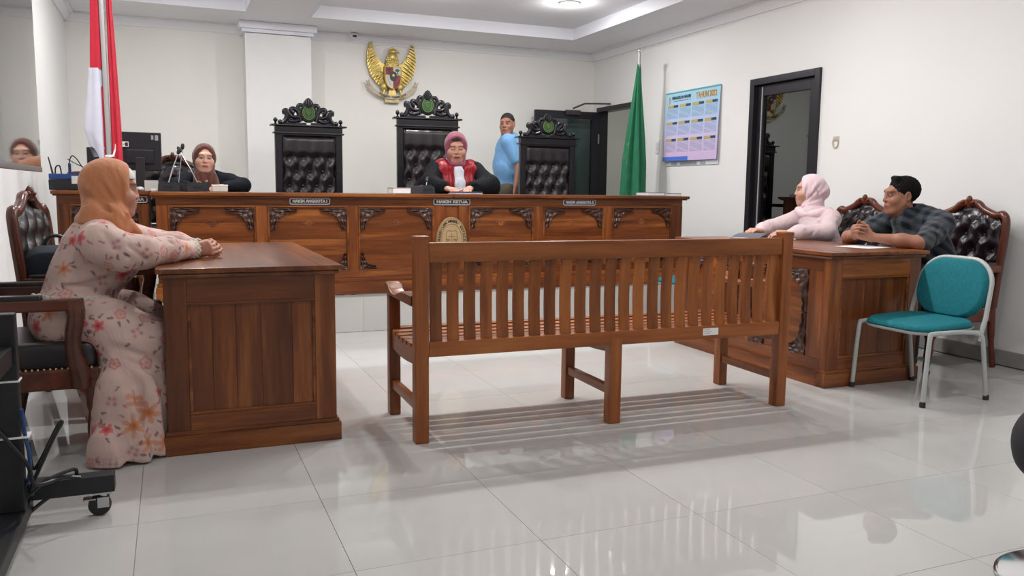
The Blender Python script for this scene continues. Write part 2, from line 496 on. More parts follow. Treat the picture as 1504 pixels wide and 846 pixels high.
# door 1: fixed black frame with a glazed leaf
d1 = bpy.data.objects.new('door_1', None); COL.objects.link(d1)
tag(d1, 'closed black framed door with tall dark glass pane', 'door', kind='structure'); d1.location = (XR, D1[0], 0)
w, h = D1[1] - D1[0], D1[2]
bm = bmesh.new()
for a, b, c, d in ((0, .06, 0, h), (w - .06, w, 0, h), (.06, w - .06, h - .06, h)): box(bm, -.025, .12, a, b, c, d, .004)
obj('door_frame', bm, BLACKALU, d1)
bm = bmesh.new()
for a, b, c, d in ((.062, .15, .01, h - .065), (w - .15, w - .062, .01, h - .065), (.15, w - .15, h - .16, h - .065), (.15, w - .15, .01, .16)): box(bm, .02, .07, a, b, c, d, .004)
lf = obj('door_leaf', bm, BLACKALU, d1)
obj('glass_pane', bx(.042, .048, .145, w - .145, .155, h - .155, 0), DOORGLASS, lf)
bm = bmesh.new(); box(bm, .012, .02, w - .14, w - .128, .02, h - .08, .001); obj('seal_strip', bm, plain('grey_seal', (.3, .3, .28), .6), lf)

# door 2: frame, leaf swung open against the back wall
d2 = bpy.data.objects.new('door_2', None); COL.objects.link(d2)
tag(d2, 'black framed glass door standing open against the back wall', 'door', kind='structure'); d2.location = (XR, D2[1], DAIS_Z)
w, h = D2[1] - D2[0], D2[2] - DAIS_Z
bm = bmesh.new()
for a, b, c, d in ((0, -.055, 0, h), (-w + .055, -w, 0, h), (-.055, -w + .055, h - .055, h)): box(bm, -.02, .12, a, b, c, d, .004)
obj('door_frame', bm, BLACKALU, d2)
lw = .90
bm = bmesh.new()
for a, b, c, d in ((-.012, -.12, .01, h - .06), (-lw + .1, -lw, .01, h - .06), (-.12, -lw + .1, h - .15, h - .06), (-.12, -lw + .1, .01, .16)): box(bm, a, b, -.03, -.075, c, d, .004)
lf = obj('door_leaf', bm, BLACKALU, d2)
obj('glass_pane', bx(-.115, -lw + .095, -.050, -.056, .155, h - .145, 0), LEAFGLASS, lf)
bm = bmesh.new(); box(bm, -.035, -.015, -.085, -.076, .35, .47, .002); box(bm, -.035, -.015, -.085, -.076, h - .45, h - .33, .002); obj('hinge', bm, STEEL, lf)
bm = bmesh.new(); tube(bm, [(-lw + .05, -.03, .72), (-lw + .05, -.12, .72), (-lw + .17, -.12, .72)], .009); obj('door_handle', bm, STEEL, lf)
bm = bmesh.new(); tube(bm, [(-.40, -.09, h - .03), (-.27, -.16, h + .03), (-.01, -.34, h + .025)], .011, 8); box(bm, -.5, -.3, -.12, -.076, h - .11, h - .05, .006)
obj('door_closer', bm, plain('closer_bronze', (.06, .055, .055), .4, metal=.5), lf)

# ceiling lamps: round recessed LED panels
LENS = plain('lamp_diffuser', (1.0, .99, .97), .5, emit=10.0)
def lamp(i, x, y, lab):
    t = thing('ceiling_lamp', lab, 'lamp', (x, y, Z_TOP), group='round ceiling lamps')
    bm = bmesh.new(); lathe(bm, [(.085, -.006), (.098, -.016), (.106, -.012), (.11, 0)], 28); obj('lamp_rim', bm, WHITEPL, t)
    bm = bmesh.new(); lathe(bm, [(.0005, -.013), (.05, -.0135), (.0845, -.012), (.086, -.004), (.0005, -.004)], 28); obj('diffuser', bm, LENS, t)
    ld = bpy.data.lights.new('lamp_light', 'AREA'); ld.shape = 'DISK'; ld.size = .085; ld.energy = LAMP_POWER * (LAMP_W[i]); ld.color = LAMP_COL
    lo = bpy.data.objects.new('lamp_light', ld); COL.objects.link(lo); lo.parent = t; lo.location = (0, 0, -.02)
    pd = bpy.data.lights.new('lamp_dome_light', 'POINT'); pd.shadow_soft_size = .04; pd.energy = LAMP_POWER * LAMP_W[i] * .50; pd.color = LAMP_COL
    po = bpy.data.objects.new('lamp_dome_light', pd); COL.objects.link(po); po.parent = t; po.location = (0, 0, -.075)
for i, (x, y) in enumerate(LAMPS):
    zz = 'round white ceiling lamp in the larger tray above the open doorway' if i == 0 else ('round white ceiling lamp behind the eagle end of the tray' if i == 1 else 'round white ceiling lamp in a tray out of the frame')
    lamp(i, x, y, zz)
ld = bpy.data.lights.new('corridor_light', 'AREA'); ld.shape = 'DISK'; ld.size = .2; ld.energy = 5
lo = bpy.data.objects.new('corridor_light', ld); COL.objects.link(lo); lo.location = (XR + .9, 9.0, 2.66)

# ---------------------------------------------------------------- long slatted bench
def build_bench():
    Lx = 2.005
    t = thing('slatted_bench', 'long brown wooden bench with a slatted back, standing in the middle of the floor', 'bench', (.957, 3.400, 0), math.atan2(-.03, 1.98))
    PW = .062
    rails = {}
    # rear posts (full height at the ends, leg only in the middle)
    for k, (x0, zt) in enumerate(((0, .912), (Lx / 2 - PW / 2 - .015, .42), (Lx - PW, .912))):
        bm = bmesh.new(); box(bm, x0, x0 + PW, 0, .062, 0, zt, .006)
        if zt > .8: box(bm, x0 - .002, x0 + PW + .002, -.002, .064, zt - .012, zt + .004, .006)
        obj('rear_leg', bm, BW['z'], t)
        x1 = x0 + .004
        bm = bmesh.new(); box(bm, x1, x1 + .055, .505, .565, 0, .60 if k != 1 else .395, .006)
        obj('front_leg', bm, BW['z'], t)
        bm = bmesh.new(); box(bm, x0 + .014, x0 + PW - .014, .062, .505, .135, .178, .006); obj('stretcher', bm, BW['y'], t)
        bm = bmesh.new()
        A = [(x0 + .008, .062), (x0 + PW - .008, .062)]
        n = 12
        rows = []
        for i in range(n + 1):
            y = .062 + i / n * .46; dz = -.014 * math.sin(PI * i / n) ** 1.0
            rows.append([bm.verts.new((x0 + .014, y, .345 + dz)), bm.verts.new((x0 + PW - .014, y, .345 + dz)), bm.verts.new((x0 + PW - .014, y, .418 + dz)), bm.verts.new((x0 + .014, y, .418 + dz))])
        for i in range(n):
            for k2 in range(4): bm.faces.new((rows[i][k2], rows[i][(k2 + 1) % 4], rows[i + 1][(k2 + 1) % 4], rows[i + 1][k2]))
        bm.faces.new(rows[0]); bm.faces.new(rows[-1])
        obj('seat_rail', bm, BW['y'], t)
    # back rails
    bm = bmesh.new(); box(bm, PW, Lx - PW, .008, .050, .800, .886, .006); obj('top_rail', bm, BW['x'], t)
    bm = bmesh.new(); box(bm, PW, Lx - PW, .004, .055, .385, .452, .005); obj('lower_rail', bm, BW['x'], t)
    bm = bmesh.new(); box(bm, PW * .9, Lx - PW * .9, .515, .555, .335, .395, .005); obj('front_rail', bm, BW['x'], t)
    # back slats, slightly bowed
    ns = 24
    bm = bmesh.new(); n = 8; w = .026; rows = []
    for i in range(n + 1):
        z = .445 + i / n * .362; y = .030 + .013 * math.sin(PI * i / n) * (1 if True else 0)
        rows.append([bm.verts.new((-w, y - .008, z)), bm.verts.new((w, y - .008, z)), bm.verts.new((w, y + .008, z)), bm.verts.new((-w, y + .008, z))])
    for i in range(n):
        for k in range(4): bm.faces.new((rows[i][k], rows[i][(k + 1) % 4], rows[i + 1][(k + 1) % 4], rows[i + 1][k]))
    bm.faces.new(rows[0]); bm.faces.new(rows[-1])
    me = mesh_from(bm, 'back_slat')
    step = (Lx - 2 * PW) / ns
    for i in range(ns):
        o = obj('back_slat', me, BW['z'], t, loc=(PW + step * (i + .5), random.uniform(-.002, .002), 0))
    # seat slats
    for i in range(7):
        y0 = .066 + i * .0735; dz = -.014 * math.sin(PI * (y0 + .03) / .56)
        bm = bmesh.new(); box(bm, .012, Lx - .012, y0, y0 + .056, .418 + dz, .440 + dz, .006)
        if i == 0:
            bm.free(); bm = bmesh.new(); box(bm, PW, Lx - PW, y0, y0 + .056, .418 + dz, .440 + dz, .006)
        obj('seat_slat', bm, BW['x'], t)
    # arms: scooped top
    for x0 in (0, Lx - PW):
        bm = bmesh.new(); n = 24; rows = []
        for i in range(n + 1):
            s = i / n; y = .062 + s * .535
            zt = .655 - .032 * math.exp(-((s - .62) / .20) ** 2) + (.012 if s > .8 else 0) - (.02 * max(0, s - .93) / .07)
            zb = .606 + (.004 if s > .9 else 0)
            a = x0 - .004; b = x0 + PW + .004
            rows.append([bm.verts.new((a, y, zb)), bm.verts.new((b, y, zb)), bm.verts.new((b, y, zt - .006)), bm.verts.new((b - .008, y, zt)), bm.verts.new((a + .008, y, zt)), bm.verts.new((a, y, zt - .006))])
        for i in range(n):
            for k in range(6): bm.faces.new((rows[i][k], rows[i][(k + 1) % 6], rows[i + 1][(k + 1) % 6], rows[i + 1][k]))
        bm.faces.new(rows[0]); bm.faces.new(rows[-1])
        obj('arm', bm, BW['y'], t)
    # inventory sticker on the lower rail
    s = obj('sticker', bx(1.475, 1.565, .0025, .0045, .405, .44, 0), PAPER, t); s['label'] = 'small white paper label'
    bm = bmesh.new()
    for k in range(3): box(bm, 1.48, 1.515 + .01 * (k % 2), .0018, .0024, .432 - .009 * k, .4335 - .009 * k)
    obj('print_lines', bm, BLACKPL, s)
build_bench()

# ---------------------------------------------------------------- carved panel ornaments
def carve_corner(L, D=None):
    """relief bracket filling the corner (0,0)->(L,0),(0,-L) with a concave inner edge; facing -y"""
    D = D or L
    bm = bmesh.new(); nu, nv = 36, 12
    def arc(u):
        a = u * PI / 2
        return np.array([L * (1 - math.sin(a) * .80), -D * (1 - math.cos(a) * .80)])
    def rim(u):
        if u < .5: return np.array([L * (1 - 2 * u), 0.0])
        return np.array([0.0, -D * (2 * u - 1)])
    def fn(u, v):
        p = rim(u) * (1 - v) + arc(u) * v
        h = .004 + .013 * abs(math.sin(u * 16 + 2.5 * v)) * abs(math.cos(v * 8.5 + u * 5)) + (.008 if v > .86 else 0)
        return (p[0], -h, p[1])
    grid_mesh(bm, fn, nu, nv, back=(0, .016, 0))
    return mesh_from(bm, 'carving', 50)
CARVE_BIG = carve_corner(.20, .165); CARVE_SMALL = carve_corner(.125, .125); CARVE_TALL = carve_corner(.15, .24)

def put_carving(me, parent, x, y, z, sx=1, sz=1, rot=None):
    o = obj('carving', me, CARVE, parent, loc=(x, y, z)); o.scale = (sx, 1, sz)
    return o

def framed_panel(parent, x0, x1, z0, z1, y, mats, nplanks=3, carve=True, big=CARVE_BIG, small=CARVE_SMALL):
    """recessed field of horizontal planks with mouldings and corner carvings, in the x,z plane, front towards -y"""
    p = obj('panel', bx(x0, x1, y + .020, y + .03, z0, z1, 0), mats['x'], parent)
    hh = (z1 - z0) / nplanks
    for i in range(nplanks):
        obj('plank', bx(x0 + .001, x1 - .001, y + .010, y + .021, z0 + i * hh + .0006, z0 + (i + 1) * hh - .0006, .0012, 1), mats['x'], p)
    bm = bmesh.new(); m = .014
    box(bm, x0, x1, y - .006, y + .014, z1 - m, z1, .004); box(bm, x0, x1, y - .006, y + .014, z0, z0 + m, .004)
    box(bm, x0, x0 + m, y - .006, y + .014, z0 + m, z1 - m, .004); box(bm, x1 - m, x1, y - .006, y + .014, z0 + m, z1 - m, .004)
    obj('moulding', bm, mats['x'], p)
    if carve:
        a = y + .010
        put_carving(big, p, x0 + m, a, z1 - m); put_carving(big, p, x1 - m, a, z1 - m, -1, 1)
        put_carving(small, p, x0 + m, a, z0 + m, 1, -1); put_carving(small, p, x1 - m, a, z0 + m, -1, -1)
    return p

def name_plate(parent, text, xc, y, zc, w, h, label):
    p = obj('name_plate', None, None, parent) if False else None
    bm = bmesh.new()
    n = 8; r = h / 2
    def outline(w, h, notch):
        pts = []
        for cx, cz, a0 in ((w / 2, h / 2, 0), (-w / 2, h / 2, 90), (-w / 2, -h / 2, 180), (w / 2, -h / 2, 270)):
            rr = notch
            cxx = cx - math.copysign(rr, cx); czz = cz - math.copysign(rr, cz)
            for k in range(5):
                a = math.radians(a0 + 90 * k / 4); pts.append((xc + cxx + rr * math.cos(a), zc + czz + rr * math.sin(a)))
        return pts
    prism(bm, outline(w, h, h * .32), y - .006, y)
    p = obj('name_plate', bm, plain('plate_silver', (.62, .62, .64), .4), parent); p['label'] = label
    bm = bmesh.new(); prism(bm, outline(w - .014, h - .014, h * .24), y - .0075, y - .002); obj('plate_field', bm, plain('plate_black', (.012, .013, .02), .35), p)
    bm = bmesh.new()
    V, Fc = text_geo(text, h * .62, .0008, .0020)
    tw = V[:, 0].max() - V[:, 0].min(); sx = (w - .045) / tw
    add_text(bm, text, h * .62, Matrix.Translation((xc, y - .008, zc)) @ M_FRONT, .0008, .0020, sx)
    obj('lettering', bm, plain('plate_white', (.72, .72, .74), .5), p, sm=None)
    return p

# ---------------------------------------------------------------- judges bench (rostrum)
RX0, RX1, RY = -.10, 4.275, 6.33
def build_rostrum():
    t = thing('judges_bench', 'long carved wooden judges bench on the dais with three name plates', 'bench', (0, 0, DAIS_Z))
    Z = -DAIS_Z
    zt = 1.073 + Z
    for a, b in ((-.135, 2.082), (2.085, 4.315)):
        bm = bmesh.new(); box(bm, a, b, RY - .055, RY + .62, zt - .026, zt, .006); box(bm, a + .012, b - .012, RY - .035, RY + .60, zt - .038, zt - .026, .004)
        obj('top_board', bm, WOOD['x'], t)
    bm = bmesh.new(); box(bm, RX0, RX1, RY + .002, RY + .03, .98 + Z, zt - .036, .002); obj('fascia', bm, WOOD['x'], t)
    bm = bmesh.new(); box(bm, RX0, RX1, RY - .004, RY + .03, .425 + Z, .475 + Z, .003); obj('bottom_rail', bm, WOOD['x'], t)
    bm = bmesh.new(); box(bm, RX0 - .02, RX1 + .02, RY - .03, RY + .03, .005, .395 + Z, .006); box(bm, RX0 - .01, RX1 + .01, RY - .018, RY + .02, .393 + Z, .425 + Z, .008); obj('plinth', bm, WOOD['x'], t)
    spans = [(-.023, .574), (.656, 1.256), (1.329, 1.936), (2.228, 2.805), (2.892, 3.474), (3.555, 4.166)]
    edges = [RX0] + [v for s in spans for v in s] + [RX1]
    for i in range(0, len(edges), 2):
        a, b = edges[i], edges[i + 1]
        if b - a < .2: obj('stile', bx(a, b, RY - .002, RY + .03, .475 + Z, .98 + Z, .003), WOOD['z'], t)
        else:
            obj('stile', bx(a, a + .085, RY - .002, RY + .03, .475 + Z, .98 + Z, .003), WOOD['z'], t); obj('stile', bx(b - .085, b, RY - .002, RY + .03, .475 + Z, .98 + Z, .003), WOOD['z'], t)
            obj('stile', bx(a + .085, b - .085, RY + .008, RY + .03, .475 + Z, .98 + Z, .003), WOOD['z'], t)
    for a, b in spans: framed_panel(t, a, b, .475 + Z, .98 + Z, RY, WOOD, 4)
    # small carved rosette in the middle of each panel
    bm = bmesh.new()
    for k in range(6): ball(bm, (.018 * math.cos(k * PI / 3), 0, .018 * math.sin(k * PI / 3)), (.010, .005, .010), 8)
    ball(bm, (0, -.002, 0), (.009, .006, .009), 8)
    for s in (-1, 1): tube(bm, [(s * .02, .001, -.005), (s * .04, 0, .008), (s * .055, .001, -.004)], [.006, .005, .002], 6)
    me = mesh_from(bm, 'rosette')
    for a, b in spans: obj('rosette', me, WOOD['x'], t, loc=((a + b) / 2, RY + .012, .845 + Z))
    for a in (RX0, RX1 - .03):
        bm = bmesh.new(); box(bm, a, a + .03, RY + .03, RY + .58, .005, zt - .036, .003); obj('side_panel', bm, WOOD['z'], t)
    name_plate(t, 'HAKIM ANGGOTA I', .966, RY, 1.012 + Z, .30, .050, 'black and silver name plate reading HAKIM ANGGOTA I')
    name_plate(t, 'HAKIM KETUA', 2.086, RY, 1.012 + Z, .31, .050, 'black and silver name plate reading HAKIM KETUA')
    name_plate(t, 'HAKIM ANGGOTA II', 3.232, RY, 1.012 + Z, .31, .050, 'black and silver name plate reading HAKIM ANGGOTA II')
    # oval court plaque
    BEI = plain('plaque_beige', (.36, .25, .125), .5, var=.06); BE2 = plain('plaque_relief', (.29, .195, .09), .5)
    cx, cz, rx, rz = 2.079, .705 + Z, .126, .185
    bm = bmesh.new()
    prism(bm, [(cx + rx * math.cos(a), cz + rz * math.sin(a)) for a in np.linspace(0, 2 * PI, 48, endpoint=False)], RY - .022, RY + .006)
    p = obj('court_plaque', bm, BEI, t); p['label'] = 'oval beige plaque with black arched lettering'
    bm = bmesh.new(); tube(bm, [(cx + .087 * math.cos(a), RY - .023, cz + .135 * math.sin(a)) for a in np.linspace(0, 2 * PI, 41)], .0035, 6, cap=False); tube(bm, [(cx + .120 * math.cos(a), RY - .022, cz + .179 * math.sin(a)) for a in np.linspace(0, 2 * PI, 41)], .004, 6, cap=False)
    obj('rim', bm, BE2, p)
    bm = bmesh.new()
    s = 'PENGADILAN NEGERI KUTACANE'
    angs = np.linspace(math.radians(196), math.radians(-16), len(s))
    for ch, a in zip(s, angs):
        if ch == ' ': continue
        px, pz = cx + .105 * math.cos(a), cz + .155 * math.sin(a)
        nrm = math.atan2(math.sin(a) / .155, math.cos(a) / .105)
        M = Matrix.Translation((px, RY - .0235, pz)) @ M_FRONT @ Matrix.Rotation(nrm - PI / 2, 4, 'Z')
        add_text(bm, ch, .027, M, .0012, .0008)
    obj('lettering', bm, BLACKPL, p, sm=None)
    bm = bmesh.new()      # embossed shield and scales of the emblem
    sh = [(-.045, .06), (-.03, .072), (0, .066), (.03, .072), (.045, .06), (.047, .0), (.03, -.05), (0, -.075), (-.03, -.05), (-.047, 0)]
    tube(bm, [(cx + x, RY - .023, cz + z + .01) for x, z in sh + sh[:1]], .003, 6, cap=False)
    tube(bm, [(cx, RY - .024, cz + .06), (cx, RY - .024, cz - .05)], .003, 6); tube(bm, [(cx - .03, RY - .024, cz + .035), (cx + .03, RY - .024, cz + .035)], .0025, 6)
    for sg in (-1, 1): lathe(bm, [(.0005, -.003), (.014, -.003), (.014, .001), (.0005, .001)], 12, (cx + sg * .03, RY - .022, cz + .012))
    for k in range(-3, 4): box(bm, cx + k * .014 - .004, cx + k * .014 + .004, RY - .025, RY - .02, cz - .11 + .004 * k * k * .3, cz - .092 + .004 * k * k * .3)
    obj('emblem_relief', bm, BE2, p)
build_rostrum()

# clerk's desk set back at the left end
def build_clerk_desk():
    y0 = 6.60
    t = thing('clerk_desk', 'carved wooden side desk under the monitor, left of the judges bench', 'desk', (0, 0, DAIS_Z))
    Z = -DAIS_Z; zt = 1.076 + Z; a, b = -.765, -.145
    bm = bmesh.new(); box(bm, a - .01, b, y0 - .05, y0 + .62, zt - .026, zt, .006); box(bm, a, b, y0 - .03, y0 + .60, zt - .038, zt - .026, .004); obj('top_board', bm, WOOD['x'], t)
    obj('fascia', bx(a + .02, b, y0 + .002, y0 + .03, .98 + Z, zt - .036), WOOD['x'], t)
    obj('bottom_rail', bx(a + .02, b, y0, y0 + .03, .40 + Z, .475 + Z), WOOD['x'], t)
    obj('plinth', bx(a + .01, b, y0 - .02, y0 + .03, .005, .40 + Z, .006), WOOD['x'], t)
    obj('stile', bx(a + .02, a + .10, y0 - .002, y0 + .03, .475 + Z, .98 + Z), WOOD['z'], t); obj('stile', bx(b - .06, b, y0 - .002, y0 + .03, .475 + Z, .98 + Z), WOOD['z'], t)
    framed_panel(t, a + .10, b - .06, .475 + Z, .98 + Z, y0, WOOD, 4)
    for x in (a + .02, b - .03): obj('side_panel', bx(x, x + .028, y0 + .03, y0 + .58, .005, zt - .036), WOOD['z'], t)
    name_plate(t, 'PANITERA', -.262, y0, 1.015 + Z, .21, .048, 'dark name plate partly hidden by the orange hijab')
build_clerk_desk()

# ---------------------------------------------------------------- the two floor desks
def build_desk(name, label, loc, sgn, carved):
    """desk 0.72 x 1.52 m, its end panel facing -y; sgn=+1: front panel on the +x side, -1: on the -x side"""
    t = thing(name, label, 'desk', loc)
    w, d, zt = .72, 1.50, .785
    bm = bmesh.new(); box(bm, -.015, w + .015, -.035, d + .035, zt - .022, zt, .005); box(bm, -.004, w + .004, -.022, d + .022, zt - .042, zt - .022, .010)
    top = obj('top_board', bm, WOOD['y'], t)
    for x in (.075, w - .085): obj('inlay_strip', bx(x, x + .006, -.03, d + .03, zt - .001, zt + .0012, 0), WOOD['y'], top)
    for ye in (0, d - .05):
        yy0, yy1 = ye, ye + .05
        f = ye == 0
        e = obj('end_panel', bx(.02, w - .02, yy0 + .014, yy1 - .014, .02, zt - .042, 0), WOOD['z'], t)
        obj('stile', bx(.012, .10, yy0, yy1, .09, zt - .042, .003), WOOD['z'], e); obj('stile', bx(w - .10, w - .012, yy0, yy1, .09, zt - .042, .003), WOOD['z'], e)
        obj('rail', bx(.10, w - .10, yy0, yy1, zt - .145, zt - .042, .003), WOOD['x'], e); obj('rail', bx(.10, w - .10, yy0, yy1, .09, .165, .003), WOOD['x'], e)
        n = 5
        ws = np.cumsum([0] + [random.uniform(.8, 1.25) for _ in range(n)]); ws = ws / ws[-1] * (w - .20) + .10
        for i in range(n): obj('plank', bx(ws[i] + .0005, ws[i + 1] - .0005, yy0 + .011, yy1 - .011, .165, zt - .145, .001, 1), WOOD['z'], e)
        bm = bmesh.new(); m = .013
        for q in ((yy0 + .002, yy0 + .016), (yy1 - .016, yy1 - .002)):
            for a, b, c, dd in ((.10, w - .10, zt - .145 - m, zt - .145), (.10, w - .10, .165, .165 + m), (.10, .10 + m, .165 + m, zt - .145 - m), (w - .10 - m, w - .10, .165 + m, zt - .145 - m)):
                box(bm, a, b, q[0], q[1], c, dd, .003)
        obj('moulding', bm, WOOD['x'], e)
        bm = bmesh.new(); box(bm, -.006, w + .006, yy0 - .016, yy1 + .016, 0, .082, .004); box(bm, .002, w - .002, yy0 - .008, yy1 + .008, .08, .10, .006); obj('plinth', bm, WOOD['x'], e)
    # long front panel
    xf = w - .05 if sgn > 0 else .012
    fr = bpy.data.objects.new('front_panel', mesh_from(bx(xf + .012, xf + .026, .05, d - .05, .02, zt - .042, 0), 'front_panel')); COL.objects.link(fr); fr.parent = t; fr.data.materials.append(WOOD['y'])
    R = Matrix.Rotation(-PI / 2 if sgn < 0 else PI / 2, 4, 'Z')
    sub = []
    n0 = len(COL.objects)
    xs = xf if sgn < 0 else xf + .038
    def place(o):
        o.parent = fr
        o.rotation_euler = (0, 0, -PI / 2 if sgn < 0 else PI / 2)
        o.location = (xs, d if sgn < 0 else 0, 0) if False else (xs, 0, 0)
    # built in the x,z plane (x runs along the desk), then turned to face sideways
    def piece(nm, bm, mat):
        o = obj(nm, bm, mat); place(o); return o
    s = -1 if sgn < 0 else 1      # along-axis mirrored by the turn: local x -> world y*s
    def bxx(a, b, c, dd, e, f, bev=.003):
        return bx(s * a, s * b, c, dd, e, f, bev)
    for a, b in ((.05, .17), (d / 2 - .06, d / 2 + .06), (d - .17, d - .05)): piece('stile', bxx(a, b, 0, .014, .16, .67), WOOD['z'])
    piece('rail', bxx(.05, d - .05, 0, .014, .67, zt - .042), WOOD['x']); piece('rail', bxx(.05, d - .05, 0, .014, .08, .16), WOOD['x'])
    piece('plinth', bxx(.05, d - .05, -.02, .014, 0, .085, .006), WOOD['x'])
    for a, b in ((.17, d / 2 - .06), (d / 2 + .06, d - .17)):
        for i in range(4):
            h = (.67 - .16) / 4
            piece('plank', bxx(a, b, .006, .016, .16 + i * h + .0005, .16 + (i + 1) * h - .0005, .001), WOOD['x'])
        if carved:
            for px, sx in ((s * a, s), (s * b, -s)):
                for pz, sz in ((.67, 1), (.16, -1)):
                    o = obj('carving', CARVE_TALL, CARVE); place(o)
                    off = Matrix.Rotation(o.rotation_euler.z, 4, 'Z') @ Vector((px, .006, pz))
                    o.location = (xs + off.x, off.y, off.z); o.scale = (sx * .95, 1, sz * 1.05)
    return t
build_desk('floor_desk', 'brown wooden panelled desk under the clasped hands of the floral dressed person', (-.055, 3.61, 0), 1, False)
build_desk('floor_desk', 'brown wooden desk with carved side panel in front of the two seated people', (3.435, 3.61, 0), -1, True)

# ---------------------------------------------------------------- tufted leather
def tuft_fn(w, h, nx, nz, depth, bulge=.03, offset=True, z_from=0.0):
    pts = []
    for j in range(nz):
        for i in range(nx + (1 if j % 2 else 0)):
            x = (i + (.5 if j % 2 == 0 else 0)) / nx * w
            pts.append((x - w / 2, z_from + (j + .5) / nz * (h - z_from)))
    P = np.array(pts)
    sx, sz = w / nx, (h - z_from) / nz
    def f(x, z):
        d2 = ((P[:, 0] - x) / (sx * .30)) ** 2 + ((P[:, 1] - z) / (sz * .42)) ** 2
        hgt = -depth * np.exp(-d2.min())
        # folds between neighbouring buttons
        a = ((x / sx + (z - z_from) / (2 * sz)) % 1.0); b = ((x / sx - (z - z_from) / (2 * sz)) % 1.0)
        fold = 0
        if z > z_from + sz * .3:
            for q in (a, b):
                q = abs(q - (.25 if nz % 2 == 0 else .25)); q = min(q, 1 - q); fold -= depth * .35 * math.exp(-(q / .09) ** 2)
        e = min((w / 2 - abs(x)) / .05, (h - z) / .05, z / .05, 1.0); e = max(0.0, e)
        return float(hgt + fold * (1 if e >= 1 else e) + bulge * (1 - (1 - e) ** 2))
    return f, P

